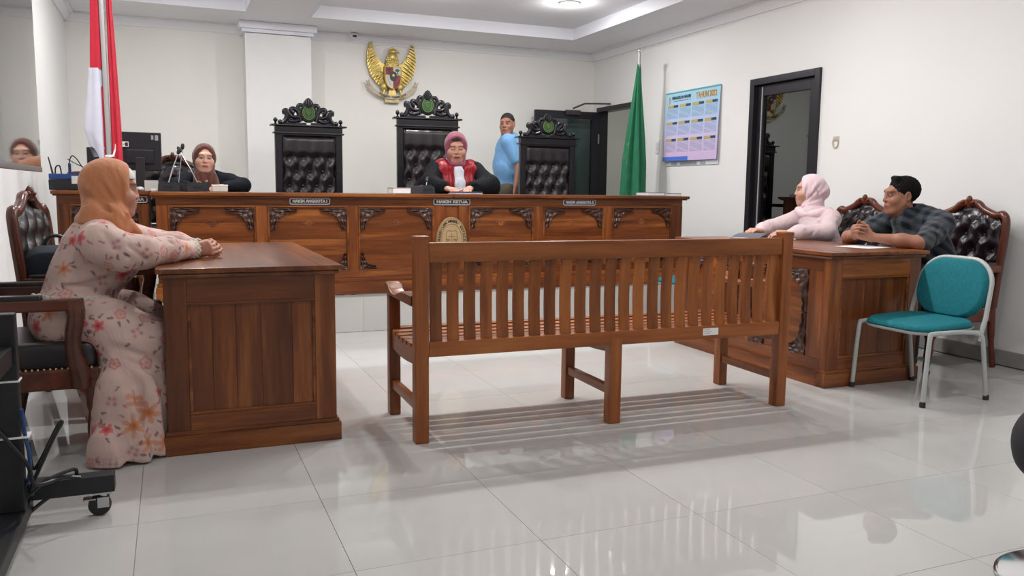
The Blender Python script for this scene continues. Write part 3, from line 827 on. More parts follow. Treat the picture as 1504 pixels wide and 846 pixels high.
# ---------------------------------------------------------------- black carved judges' chairs
MEDAL = plain('green_medallion', (.010, .070, .022), .5, spec=.3, var=.15, scale=40)
def build_throne():
    t = thing('judge_chair', '', 'chair')
    W, Hh = .63, 1.405
    hw = W / 2
    for s in (-1, 1):
        bm = bmesh.new(); box(bm, s * hw, s * (hw - .062), 0, .055, 0, Hh - .075, .006); obj('back_post', bm, EBONY, t)
        bm = bmesh.new(); tube(bm, [(s * (hw - .03), -.50, 0), (s * (hw - .025), -.51, .08), (s * (hw - .035), -.49, .28), (s * (hw - .03), -.49, .45)], [.025, .022, .03, .034], 10); obj('leg', bm, EBONY, t)
        bm = bmesh.new(); box(bm, s * (hw + .005), s * (hw - .06), -.50, .0, .66, .70, .012); tube(bm, [(s * (hw - .028), -.45, .66), (s * (hw - .028), -.42, .56), (s * (hw - .028), -.46, .46)], .022, 8); obj('arm', bm, EBONY, t)
    bm = bmesh.new()
    box(bm, -hw + .02, hw - .02, -.004, .05, Hh - .10, Hh - .055, .004)
    box(bm, -hw - .015, hw + .015, -.02, .075, Hh - .085, Hh - .070, .005)
    box(bm, -hw, hw, -.010, .065, Hh - .072, Hh - .016, .004)
    box(bm, -hw - .038, hw + .038, -.035, .09, Hh - .016, Hh, .005)
    obj('top_rail', bm, EBONY, t)
    bm = bmesh.new(); box(bm, -hw + .06, hw - .06, .004, .05, .40, .50, .004); box(bm, -hw + .06, hw - .06, .03, .05, .50, Hh - .1, .002); obj('back_frame', bm, EBONY, t)
    bm = bmesh.new(); box(bm, -hw + .01, hw - .01, -.52, .0, .40, .46, .008); obj('seat_frame', bm, EBONY, t)
    bm = bmesh.new(); box(bm, -hw + .03, hw - .03, -.50, -.02, .455, .53, .035, 4); obj('seat', bm, LEATHER, t)
    # tufted back
    bw, z0, z1 = W - .124, .50, Hh - .10
    f, P = tuft_fn(bw, z1 - z0, 4, 6, .030, .022)
    bm = bmesh.new()
    def fn(u, v):
        x = (u - .5) * bw; z = v * (z1 - z0)
        hg = f(x, z) if v < .76 else (f(x, z) * max(0, 1 - (v - .76) / .05) + max(0, min(1, (v - .76) / .05)) * (.022 * (1 - max(0, abs(u - .5) * 2 - .9) / .1) * (1 - max(0, v - .96) / .04) + .005 * math.sin(u * 26) * math.sin(v * 3)))
        return (x, .012 - hg, z0 + z)
    grid_mesh(bm, fn, 40, 60, back=None)
    br = obj('backrest', bm, LEATHER, t, sm=80)
    bm = bmesh.new(); ball(bm, (0, 0, 0), (.011, .007, .011), 8); me = mesh_from(bm, 'button')
    for x, z in P:
        if z / (z1 - z0) < .74 and abs(x) < bw / 2 - .03: obj('button', me, LEATHER, br, loc=(x, .012 + .004, z0 + z))
    # nail heads down both sides
    bm = bmesh.new()
    for s in (-1, 1):
        for k in range(34): ball(bm, (s * (bw / 2 - .004), .004, z0 + .02 + k * (z1 - z0 - .04) / 33), .005, 6)
    o = obj('nail_heads', bm, EBONY, br); o['kind'] = 'stuff'
    # crest: pointed leaf, ring, pierced scrolls
    bm = bmesh.new(); zc = Hh + .115; y = .025
    leaf = [(-.052, zc + .045), (-.055, zc + .075), (-.042, zc + .10), (-.022, zc + .128), (0, zc + .142), (.022, zc + .128), (.042, zc + .10), (.055, zc + .075), (.052, zc + .045)]
    prism(bm, leaf, y - .016, y + .018)
    for s in (-1, 0, 1): tube(bm, [(s * .012, y - .018, zc + .05), (s * .024, y - .022, zc + .085), (s * .008, y - .016, zc + .128)], [.010, .013, .005], 8)
    tube(bm, [(.073 * math.cos(a), y, zc + .078 * math.sin(a)) for a in np.linspace(0, 2 * PI, 29)], .014, 8, cap=False)
    for s in (-1, 1):
        tube(bm, spline([(s * .055, y, zc + .07), (s * .085, y, zc + .07), (s * .10, y, zc + .035), (s * .09, y, zc - .02), (s * .07, y, zc - .085)]), .019, 8)
        tube(bm, spline([(s * .09, y, zc + .0), (s * .13, y, zc + .035), (s * .16, y, zc + .03), (s * .155, y, zc + .0), (s * .13, y, zc - .01)]), .020, 8)
        tube(bm, spline([(s * .085, y, zc - .04), (s * .13, y, zc - .045), (s * .17, y, zc - .03), (s * .20, y, zc + .015), (s * .225, y, zc + .01), (s * .22, y, zc - .02)]), .020, 8)
        tube(bm, spline([(s * .205, y, zc + .005), (s * .20, y, zc - .04), (s * .215, y, zc - .075), (s * .24, y, zc - .10)]), .023, 8)
        tube(bm, spline([(s * .09, y, zc - .07), (s * .14, y, zc - .085), (s * .19, y, zc - .075)]), .022, 8)
        box(bm, s * .02, s * .245, y - .014, y + .014, Hh - .002, Hh + .024, .005)
        ball(bm, (s * .262, y, Hh + .022), (.024, .018, .024), 12); ball(bm, (s * .225, y - .004, zc + .012), (.017, .016, .017), 10); ball(bm, (s * .155, y - .004, zc + .022), (.015, .015, .015), 10)
        ball(bm, (s * .11, y, zc + .02), (.017, .015, .02), 10); ball(bm, (s * .18, y, zc - .05), (.018, .015, .016), 10)
    obj('crest', bm, EBONY, t, sm=60)
    for s in (-1, 1):
        bm = bmesh.new(); lathe(bm, [(.012, 0), (.015, .008), (.008, .014), (.009, .02), (.020, .034), (.021, .045), (.013, .058), (.003, .063)], 14, (s * (hw - .01), .027, Hh))
        obj('finial', bm, EBONY, t)
    bm = bmesh.new(); prism(bm, [(.062 * math.cos(a), zc + .068 * math.sin(a)) for a in np.linspace(0, 2 * PI, 32, endpoint=False)], y - .020, y - .002)
    md = obj('medallion', bm, MEDAL, t); md['label'] = 'oval green medallion with a gold emblem'
    bm = bmesh.new(); tube(bm, [(.056 * math.cos(a), y - .021, zc + .062 * math.sin(a)) for a in np.linspace(0, 2 * PI, 29)], .0028, 6, cap=False)
    tube(bm, [(.040 * math.cos(a), y - .021, zc + .044 * math.sin(a)) for a in np.linspace(0, 2 * PI, 25)], .0018, 6, cap=False)
    sh = [(-.018, .022), (0, .026), (.018, .022), (.018, 0), (0, -.026), (-.018, 0)]
    tube(bm, [(a, y - .021, zc + b) for a, b in sh + sh[:1]], .003, 6, cap=False); tube(bm, [(0, y - .022, zc + .018), (0, y - .022, zc - .018)], .003, 6)
    for s in (-1, 1): tube(bm, [(s * .004, y - .022, zc + .01), (s * .012, y - .022, zc + .006), (s * .010, y - .022, zc - .004)], .002, 6)
    obj('emblem', bm, plain('medallion_gold', (.13, .14, .03), .4), md)
    return t
th = build_throne()
grp = 'black carved judges chairs'
ths = [th, copy_tree(th), copy_tree(th)]
for o, (x, y, rz, zs, lab) in zip(ths, (
        (1.235, 8.06, 0.03, 1.0, 'black carved leather judge chair in front of the white pilaster'),
        (2.445, 8.20, -0.10, 1.092, 'tallest black carved judge chair, behind the red and black robed judge'),
        (3.74, 8.08, -0.05, .982, 'black carved judge chair hiding part of the blue shirted person'))):
    o.location = (x, y, DAIS_Z); o.rotation_euler = (0, 0, rz); o.scale = (1, 1, zs)
    tag(o, lab, 'chair', grp)

# ---------------------------------------------------------------- carved guest armchairs
def build_armchair(woods, leather):
    t = thing('carved_armchair', '', 'chair')          # faces -y; back at y=0
    W, hw, zs, zt = .60, .30, .44, 1.055
    out = [(-hw + .012, .40), (-hw, .62), (-hw - .008, .85), (-hw - .002, .955), (-hw + .03, .992), (-hw + .085, .985), (-.12, 1.02), (-.07, 1.055), (0, 1.062)]
    out = out + [(-x, z) for x, z in out[-2::-1]]
    ctr = spline([(x, 0, z) for x, z in out], 4)
    bm = bmesh.new(); tube(bm, [(x, .02 + .10 * max(0, (z - .45)) ** 1.2, z) for x, y, z in ctr], .027, 8)
    fr = obj('back_frame', bm, woods['z'], t)
    bm = bmesh.new()
    for s in (-1, 0, 1): tube(bm, spline([(s * .02, .07, 1.05), (s * .06, .062, 1.085 - .02 * abs(s)), (s * .085, .07, 1.045)] if s else [(0, .07, 1.04), (0, .055, 1.085), (0, .07, 1.098)]), [.016] * 16 + [.008] if s else [.018] * 16 + [.008], 8)
    for s in (-1, 1):
        tube(bm, spline([(s * .03, .065, 1.06), (s * .11, .066, 1.035), (s * .15, .07, 1.01)]), .012, 8)
        ball(bm, (s * .045, .05, 1.07), (.016, .014, .014), 8)
    obj('crest_carving', bm, woods['x'], fr)
    # backrest: tufted, filling the frame
    f, P = tuft_fn(.52, .46, 4, 5, .028, .04)
    def half(z):
        zz = np.interp(z, [.40, .62, .85, .955, .985], [.288, .30, .306, .298, .27]); return float(zz) - .012
    bm = bmesh.new()
    def fn(u, v):
        z = .50 + v * .50
        x = (u - .5) * 2 * half(z)
        top = np.interp(abs(x), [0, .07, .12, .215, .27, .30], [1.05, 1.045, 1.01, .975, .98, .95])
        z = .50 + v * (top - .50)
        return (x, .025 + .10 * max(0, z - .45) ** 1.2 - f(x * .85, (z - .50) * .9), z)
    grid_mesh(bm, fn, 36, 40, back=None)
    br = obj('backrest', bm, leather, t, sm=80)
    bm = bmesh.new(); ball(bm, (0, 0, 0), (.010, .007, .010), 8); me = mesh_from(bm, 'button')
    for x, z in P:
        X, Z = x / .85, .50 + z / .9
        if abs(X) < .27 and Z < .97: obj('button', me, leather, br, loc=(X, .030 + .10 * max(0, Z - .45) ** 1.2 - .012, Z))
    bm = bmesh.new()
    def fb(u, v): 
        p = fn(u, v); return (p[0], .045 + .10 * max(0, p[2] - .45) ** 1.2, p[2])
    grid_mesh(bm, fb, 12, 12); obj('back_cover', bm, leather, t)
    # seat
    bm = bmesh.new(); box(bm, -hw + .01, hw - .01, -.55, .02, .305, .39, .012, 3); obj('seat_frame', bm, woods['x'], t)
    bm = bmesh.new(); box(bm, -hw + .02, hw - .02, -.54, .0, .375, .495, .045, 5); st = obj('seat', bm, leather, t, sm=80)
    bm = bmesh.new()
    for k in range(26): ball(bm, (-hw + .035 + k * (W - .07) / 25, -.551, .382), .005, 6)
    for s in (-1, 1):
        for k in range(22): ball(bm, (s * (hw - .012), -.52 + k * .50 / 21, .392), .005, 6)
    o = obj('nail_heads', bm, GOLD2, st); o['kind'] = 'stuff'
    for s in (-1, 1):
        bm = bmesh.new(); tube(bm, spline([(s * (hw - .035), -.53, 0), (s * (hw - .03), -.545, .04), (s * (hw - .045), -.515, .12), (s * (hw - .03), -.525, .23), (s * (hw - .035), -.52, .34)], 5), [.024] * 3 + [.020] * 6 + [.028] * 6 + [.036] * 6, 10); obj('leg', bm, woods['z'], t)
        bm = bmesh.new(); tube(bm, spline([(s * (hw - .035), .09, 0), (s * (hw - .03), .05, .18), (s * (hw - .02), .02, .40)], 5), [.020] * 6 + [.026] * 5, 8); obj('leg', bm, woods['z'], t)
        # arm: flat top with a pad, scrolled front post
        bm = bmesh.new()
        box(bm, s * (hw + .025), s * (hw - .035), -.50, .05, .625, .672, .010, 3)
        tube(bm, spline([(s * (hw - .005), -.462, .668), (s * (hw - .005), -.468, .60), (s * (hw - .005), -.452, .52), (s * (hw - .008), -.455, .44), (s * (hw - .012), -.475, .36), (s * (hw - .012), -.475, .31)], 4), [.040] * 4 + [.036] * 4 + [.034] * 5 + [.040] * 8, 8)
        am = obj('arm', bm, woods['y'], t)
        bm = bmesh.new(); box(bm, s * (hw + .022), s * (hw - .032), -.34, .0, .662, .690, .012, 3); obj('arm_pad', bm, leather, am)
    return t
ac = build_armchair(RW, MAROON)
acs = [ac, copy_tree(ac)]
dk = build_armchair(DW, LEATHER)
dks = [dk, copy_tree(dk), copy_tree(dk)]
for o, (x, y, rz, lab) in zip(acs + dks, (
        (4.855, 3.935, -PI / 2, 'carved maroon leather armchair behind the plaid shirted person and the green chair'),
        (4.885, 4.86, -PI / 2, 'carved maroon leather armchair behind the person in the pink hijab'),
        (-.775, 3.90, PI / 2, 'dark wooden armchair in which the floral dressed person sits'),
        (-.60, 4.76, PI / 2 - .13, 'dark wooden armchair with scrolled back beyond the floral dressed person'),
        (.02, 7.75, -.12, 'dark leather armchair behind the clerk on the dais'))):
    o.location = (x, y, 0 if y < 6 else DAIS_Z); o.rotation_euler = (0, 0, rz)
    o.scale = (.90, .88 if x < -.7 else .95, 1.0)
    tag(o, lab, 'chair', 'carved leather armchairs')

# ---------------------------------------------------------------- teal stacking chairs
def rounded_rect(w, h, r, n=8):
    pts = []
    for cx, cz, a0 in ((w / 2 - r, h / 2 - r, 0), (-w / 2 + r, h / 2 - r, 90), (-w / 2 + r, -h / 2 + r, 180), (w / 2 - r, -h / 2 + r, 270)):
        for k in range(n): a = math.radians(a0 + 90 * k / (n - 1)); pts.append((cx + r * math.cos(a), cz + r * math.sin(a)))
    return pts
def pillow(bm, outline, depth, M, rings=5, edge=.35):
    """closed cushion from an outline (2D), domed towards +z in its own frame"""
    n = len(outline); prev = None
    c = np.mean(outline, axis=0)
    layers = []
    for k in range(rings + 1):
        a = k / rings * PI / 2
        s = 1 - (1 - math.cos(a)) * edge * .4 if k < rings else .62
        z = depth * math.sin(a)
        layers.append((s, z))
    allr = [(1 - .04, -.012), (1, 0)] + layers[1:] + [(.3, depth * 1.04)]
    for s, z in allr:
        ring = [bm.verts.new(M @ Vector((c[0] + (p[0] - c[0]) * s, c[1] + (p[1] - c[1]) * s, z))) for p in outline]
        if prev is None: bm.faces.new(ring)
        else:
            for i in range(n): bm.faces.new((prev[i], prev[(i + 1) % n], ring[(i + 1) % n], ring[i]))
        prev = ring
    bm.faces.new(prev)
def build_teal_chair():
    t = thing('stacking_chair', '', 'chair')      # faces -y, width along x, origin under the middle
    hw = .245
    zs = .415
    tilt = math.radians(13)
    # seat: waterfall pad
    bm = bmesh.new()
    M = Matrix.Translation((0, -.015, zs - .012)) @ Matrix.Rotation(math.radians(2.5), 4, 'X')
    pillow(bm, rounded_rect(.46, .43, .12), .030, M)
    obj('seat', bm, TEAL, t, sm=70)
    bm = bmesh.new(); pillow(bm, rounded_rect(.47, .44, .12), -.022, Matrix.Translation((0, -.015, zs - .016)) @ Matrix.Rotation(math.radians(2.5), 4, 'X')); obj('seat_shell', bm, GREYPAINT, t)
    # back pad with curved outline
    bm = bmesh.new()
    M = Matrix.Translation((0, .232, .592)) @ Matrix.Rotation(PI / 2 - tilt, 4, 'X')
    pillow(bm, rounded_rect(.445, .335, .145, 10), .040, M)
    obj('backrest', bm, TEAL, t, sm=70)
    # back hoop: grey tube all round the pad, running down to the seat
    bm = bmesh.new()
    pts = []
    for x, z in [(-hw + .012, -.27), (-hw + .004, -.14)] + [(p[0] * 1.035, p[1] * 1.04) for p in rounded_rect(.445, .335, .145, 10)[19:9:-1]] + [(p[0] * 1.035, p[1] * 1.04) for p in rounded_rect(.445, .335, .145, 10)[9::-1]] + [(hw - .004, -.14), (hw - .012, -.27)]:
        v = Matrix.Rotation(PI / 2 - tilt, 4, 'X') @ Vector((x, z, 0)); pts.append((v.x, v.y + .232, v.z + .592))
    pts = pts[:1] + pts[1:]
    tube(bm, pts, .0125, 8)
    obj('back_hoop', bm, GREYPAINT, t)
    bm = bmesh.new()
    for s in (-1, 1):
        bm = bmesh.new(); tube(bm, spline([(s * (hw - .012), .165, .375), (s * (hw - .006), .0, .388), (s * (hw - .006), -.16, .388)], 4), .0125, 8)
        obj('side_rail', bm, GREYPAINT, t)
    for s in (-1, 1):
        bm = bmesh.new(); tube(bm, spline([(s * (hw - .006), -.13, .390), (s * (hw - .006), -.185, .385), (s * (hw - .004), -.205, .35), (s * (hw), -.228, 0.006)], 5), .0125, 8); l = obj('leg', bm, GREYPAINT, t)
        bm = bmesh.new(); lathe(bm, [(.015, 0), (.016, .02), (.013, .03)], 10, (s * hw, -.228, 0)); obj('foot_cap', bm, RUBBER, l)
        bm = bmesh.new(); tube(bm, spline([(s * (hw - .012), .12, .380), (s * (hw - .008), .175, .362), (s * (hw - .004), .195, .31), (s * (hw), .245, .006)], 5), .0125, 8); l = obj('leg', bm, GREYPAINT, t)
        bm = bmesh.new(); lathe(bm, [(.015, 0), (.016, .02), (.013, .03)], 10, (s * hw, .245, 0)); obj('foot_cap', bm, RUBBER, l)
    bm = bmesh.new(); tube(bm, [(-hw + .01, .155, .372), (hw - .01, .155, .372)], .009, 8); obj('cross_bar', bm, GREYPAINT, t)
    bm = bmesh.new(); tube(bm, [(-hw + .01, -.15, .38), (hw - .01, -.15, .38)], .009, 8); obj('cross_bar', bm, GREYPAINT, t)
    return t
tc1 = build_teal_chair(); tc2 = copy_tree(tc1)
tc1.location = (3.855, 3.335, 0); tc1.rotation_euler = (0, 0, -PI / 2); tag(tc1, 'teal padded chair with grey tubular legs beside the carved desk end', 'chair', 'teal stacking chairs')
tc2.location = (3.95, 5.70, 0); tc2.scale = (1, 1, .95); tc2.rotation_euler = (0, 0, -PI / 2 + .1); tag(tc2, 'teal padded chair glimpsed low between the bench slats before the dais', 'chair', 'teal stacking chairs')

# ---------------------------------------------------------------- things on the walls
def garuda():
    t = thing('eagle_emblem', 'gold eagle emblem with a shield and banner on the back wall', 'emblem', (2.405, YB - .03, 2.392))
    t.scale = (.97, 1, .95)
    GW = plain('eagle_gold', (.60, .45, .14), .38, metal=.6, var=.2, scale=30)
    # wings: overlapping feathers as separate pieces
    for s in (-1, 1):
        bm = bmesh.new()
        prof = [(s * .07, .13), (s * .13, .16), (s * .20, .25), (s * .262, .37), (s * .292, .27), (s * .294, .13), (s * .25, .0), (s * .18, -.09), (s * .10, -.14), (s * .06, -.10)]
        prism(bm, prof, -.012, .02)
        w = obj('wing', bm, GW, t)
        n = 15
        for row, (n, a0, a1) in enumerate(((15, 0, 1), (9, .0, .7))):
            for k in range(n):
                u = a0 + (a1 - a0) * k / (n - 1)
                # leading edge from the shoulder up to the tip; feathers sweep outwards
                rx = np.interp(u, [0, .35, .7, 1], [.10, .17, .23, .262]); rz = np.interp(u, [0, .35, .7, 1], [-.12, .06, .23, .355])
                ox = np.interp(u, [0, .35, .7, 1], [.135, .255, .300, .268]); oz = np.interp(u, [0, .35, .7, 1], [-.15, -.02, .17, .36])
                if row: 
                    ox, oz = rx + (ox - rx) * (.72 - .26 * row), rz + (oz - rz) * (.72 - .26 * row); rx, rz = rx - .012 * row, rz - .004 * row
                b2 = bmesh.new(); tube(b2, [(s * (rx - .03), -.014 - .006 * row, rz + .03), (s * (rx + ox) / 2, -.022 - .006 * row, (rz + oz) / 2 + .012), (s * ox, -.012 - .006 * row, oz)], [.010, .014, .004], 6)
                obj('feather', b2, GW, w)
    # body, head, beak, tail, legs
    bm = bmesh.new()
    ball(bm, (0, -.02, .10), (.088, .045, .15), 16); ball(bm, (0, -.03, .225), (.055, .045, .07), 14); ball(bm, (.005, -.04, .285), (.045, .04, .04), 14)
    tube(bm, [(.03, -.045, .292), (.065, -.05, .292), (.088, -.048, .272)], [.022, .014, .003], 8); tube(bm, [(-.035, -.035, .305), (.0, -.045, .328), (.04, -.045, .318)], [.014, .016, .008], 8)
    for s in (-1, 1): ball(bm, (s * .095, -.03, -.125), (.045, .03, .055), 10); tube(bm, [(s * .095, -.035, -.16), (s * .11, -.04, -.225)], [.016, .012], 8)
    obj('body', bm, GW, t)
    for j in range(6):
        for k in range(7 - (j % 2)):
            x = (k - 3 + (j % 2) * .5) * .022; z = .245 - j * .026
            if abs(x) > .075 - max(0, j - 5) * .01 - max(0, 2 - j) * .012: continue
            b2 = bmesh.new(); ball(b2, (x, -.062 + abs(x) * .22 + (.012 if j < 1 else 0), z), (.013, .007, .018), 8); obj('scale', b2, GW, t)
    for k in range(7):
        a = (k - 3) * .085; b2 = bmesh.new(); tube(b2, [(math.sin(a) * .05, -.018, -.12), (math.sin(a) * .22, -.022 - .004 * (3 - abs(k - 3)), -.265)], [.014, .019], 6); obj('tail_feather', b2, GW, t)
    b2 = bmesh.new(); box(b2, -.088, .088, -.03, .01, -.315, -.262, .008); obj('tail_base', b2, GOLD2, t)
    for s in (-1, 1):
        for k in range(3): b2 = bmesh.new(); tube(b2, [(s * .11 + (k - 1) * .014, -.035, -.215), (s * .11 + (k - 1) * .02, -.058, -.238), (s * .11 + (k - 1) * .02, -.05, -.262)], [.008, .008, .003], 6); obj('claw', b2, GW, t)
    # shield: four fields and a black heart
    def shield_poly(x0, x1, z0, z1):
        pts = []
        def half(z): return .094 if z > -.015 else .094 * math.sqrt(max(0, 1 - ((-.015 - z) / .135) ** 2.2))
        zs = np.linspace(z1, z0, 14)
        R_ = [(min(x1, half(z)), z) for z in zs]; L_ = [(max(x0, -half(z)), z) for z in zs[::-1]]
        return R_, L_
    RED = plain('shield_red', (.22, .008, .03), .45); WHT = plain('shield_white', (.6, .58, .5), .5); BLK = plain('shield_black', (.012, .012, .02), .4); BRN = plain('shield_outline', (.42, .26, .06), .45, metal=.4)
    bm = bmesh.new(); R_, L_ = shield_poly(-1, 1, -.149, .105)
    prism(bm, [(x * 1.08, z * 1.05 + .002) for x, z in R_ + L_], -.078, -.03); obj('shield', bm, BRN, t)
    for x0, x1, z0, z1, m in ((-1, -.004, .012, .10, RED), (.004, 1, .012, .10, WHT), (-1, -.004, -.147, .004, WHT), (.004, 1, -.147, .004, RED)):
        zs = np.linspace(z1, z0, 12); half = lambda z: .090 if z > -.015 else .090 * math.sqrt(max(0, 1 - ((-.015 - z) / .135) ** 2.2))
        if x0 < -.5: poly = [(-.004, z) for z in zs] + [(min(-.0045, -half(z)), z) for z in zs[::-1]]
        else: poly = [(max(.0045, half(z)), z) for z in zs] + [(.004, z) for z in zs[::-1]]
        bm = bmesh.new(); prism(bm, poly, -.083, -.07); obj('shield_field', bm, m, t)
    bm = bmesh.new(); prism(bm, [(.042 * math.copysign(abs(math.cos(a)) ** .7, math.cos(a)), .0 + .05 * math.sin(a) - (.012 if math.sin(a) < 0 else 0) * abs(math.sin(a))) for a in np.linspace(0, 2 * PI, 28, endpoint=False)], -.089, -.07); hs = obj('heart_shield', bm, BLK, t)
    bm = bmesh.new(); prism(bm, [(.022 * (1 if k % 2 == 0 else .42) * math.sin(k * PI / 5), .004 + .022 * (1 if k % 2 == 0 else .42) * math.cos(k * PI / 5)) for k in range(10)], -.092, -.085); obj('star', bm, GOLD, hs)
    bm = bmesh.new(); prism(bm, [(.05 + .026 * math.cos(a) * (1 + .15 * math.cos(6 * a)), .066 + .018 * math.sin(a) * (1 + .15 * math.cos(6 * a))) for a in np.linspace(0, 2 * PI, 24, endpoint=False)], -.0865, -.08); box(bm, .046, .054, -.0865, -.08, .024, .06); box(bm, .034, .066, -.0865, -.08, .02, .027); obj('banyan_tree', bm, plain('tree_green', (.03, .12, .05), .5), t)
    bm = bmesh.new(); box(bm, -.062, -.042, -.0865, -.08, .03, .068, .003)
    for s in (-1, 1): tube(bm, [(-.052 + s * .012, -.084, .072), (-.052 + s * .024, -.084, .09)], [.006, .002], 6)
    ball(bm, (-.052, -.084, .074), (.012, .004, .008), 8); obj('bull_head', bm, BLK, t)
    bm = bmesh.new()
    for k in range(6): ball(bm, (-.068 + .006 * k, -.084, -.02 - .016 * k), (.006, .004, .009), 6)
    o = obj('rice_ears', bm, GOLD2, t); o['kind'] = 'stuff'
    bm = bmesh.new()
    for k in range(6): 
        tube(bm, [(.066 - .007 * k + .008 * math.cos(a), -.085, -.02 - .016 * k + .008 * math.sin(a)) for a in np.linspace(0, 2 * PI, 9)], .002, 4, cap=False)
    o = obj('chain', bm, GOLD, t); o['kind'] = 'stuff'
    # banner
    bm = bmesh.new()
    pth = spline([(-.285, -.03, -.10), (-.265, -.035, -.14), (-.20, -.04, -.195), (-.11, -.045, -.235), (0, -.048, -.25), (.11, -.045, -.235), (.20, -.04, -.195), (.265, -.035, -.14), (.285, -.03, -.10)], 5)
    rows = []
    for i, p in enumerate(pth):
        q = pth[min(i + 1, len(pth) - 1)]; r_ = pth[max(i - 1, 0)]; dx, dz = q[0] - r_[0], q[2] - r_[2]; L_ = math.hypot(dx, dz); nx, nz = -dz / L_ * .024, dx / L_ * .024
        wv = .006 * math.sin(i * .9)
        rows.append([bm.verts.new((p[0] + nx, p[1] + wv - .004, p[2] + nz)), bm.verts.new((p[0] - nx, p[1] + wv - .004, p[2] - nz)), bm.verts.new((p[0] - nx, p[1] + wv + .008, p[2] - nz)), bm.verts.new((p[0] + nx, p[1] + wv + .008, p[2] + nz))])
    for i in range(len(rows) - 1):
        for k in range(4): bm.faces.new((rows[i][k], rows[i][(k + 1) % 4], rows[i + 1][(k + 1) % 4], rows[i + 1][k]))
    bm.faces.new(rows[0]); bm.faces.new(rows[-1])
    bn = obj('banner', bm, plain('banner_cream', (.50, .42, .30), .5), t)
    for s in (-1, 1):
        bm = bmesh.new(); prism(bm, [(s * .272, -.125), (s * .30, -.105), (s * .322, -.055), (s * .298, -.075), (s * .278, -.045), (s * .262, -.10)], -.04, -.028); obj('banner_tail', bm, plain('banner_cream_tail', (.45, .38, .29), .5), bn)
    bm = bmesh.new(); s = 'BHINNEKA TUNGGAL IKA'
    for k, ch in enumerate(s):
        if ch == ' ': continue
        x = -.155 + .31 * k / (len(s) - 1); z = -.25 + .125 * (x / .2) ** 2 * .52; a = math.atan2(.125 * .52 * 2 * x / .04, 1)
        add_text(bm, ch, .028, Matrix.Translation((x, -.058 + .00, z)) @ M_FRONT @ Matrix.Rotation(a, 4, 'Z'), .001, .0006)
    obj('lettering', bm, BLK, bn, sm=None)
garuda()

def camera_dome():
    t = thing('security_camera', 'small white security camera under the crown moulding of the back wall', 'camera', (1.95, YB - .13, 2.785))
    bm = bmesh.new(); box(bm, -.045, .045, -.03, .03, .0, .05, .012, 3); obj('body', bm, WHITEPL, t)
    bm = bmesh.new(); ball(bm, (0, -.035, .005), (.042, .04, .036), 14); o = obj('head', bm, WHITEPL, t)
    bm = bmesh.new(); ball(bm, (0, -.068, .0), (.026, .012, .014), 10); obj('lens', bm, BLACKPL, o)
camera_dome()

def switch(y, z, lab, grp=None, w=.05, h=.09):
    t = thing('wall_switch', lab, 'switch', (XR, y, z), group=grp)
    obj('plate', bx(-.010, -.0005, -w / 2, w / 2, -h / 2, h / 2, .004), WHITEPL, t); obj('rocker', bx(-.015, -.009, -w * .3, w * .3, -h * .3, h * .3, .003), plain('rocker_white', (.6, .6, .6), .4), t)
switch(8.0, 1.61, 'white wall switch between the green flag and the calendar', w=.07, h=.15)
switch(8.32, 1.49, 'white wall switch half hidden behind the green flag', w=.09, h=.09)
def hook():
    t = thing('wall_bracket', 'small beige wall bracket on the white wall right of the glazed door', 'bracket', (XR, 5.31, 1.53))
    BG = plain('bracket_beige', (.50, .44, .36), .5)
    bm = bmesh.new(); box(bm, -.006, 0, -.032, .032, .01, .047, .002); box(bm, -.012, -.004, -.018, .018, .018, .040, .003); obj('plate', bm, BG, t)
    bm = bmesh.new(); tube(bm, [(-.008, .028 * math.cos(a), -.012 + .034 * math.sin(a)) for a in np.linspace(PI, 2 * PI, 13)] , .005, 6); tube(bm, [(-.008, -.028, -.012), (-.008, -.030, .015)], .005, 6); tube(bm, [(-.008, .028, -.012), (-.008, .030, .015)], .005, 6); obj('loop', bm, BG, t)
hook()

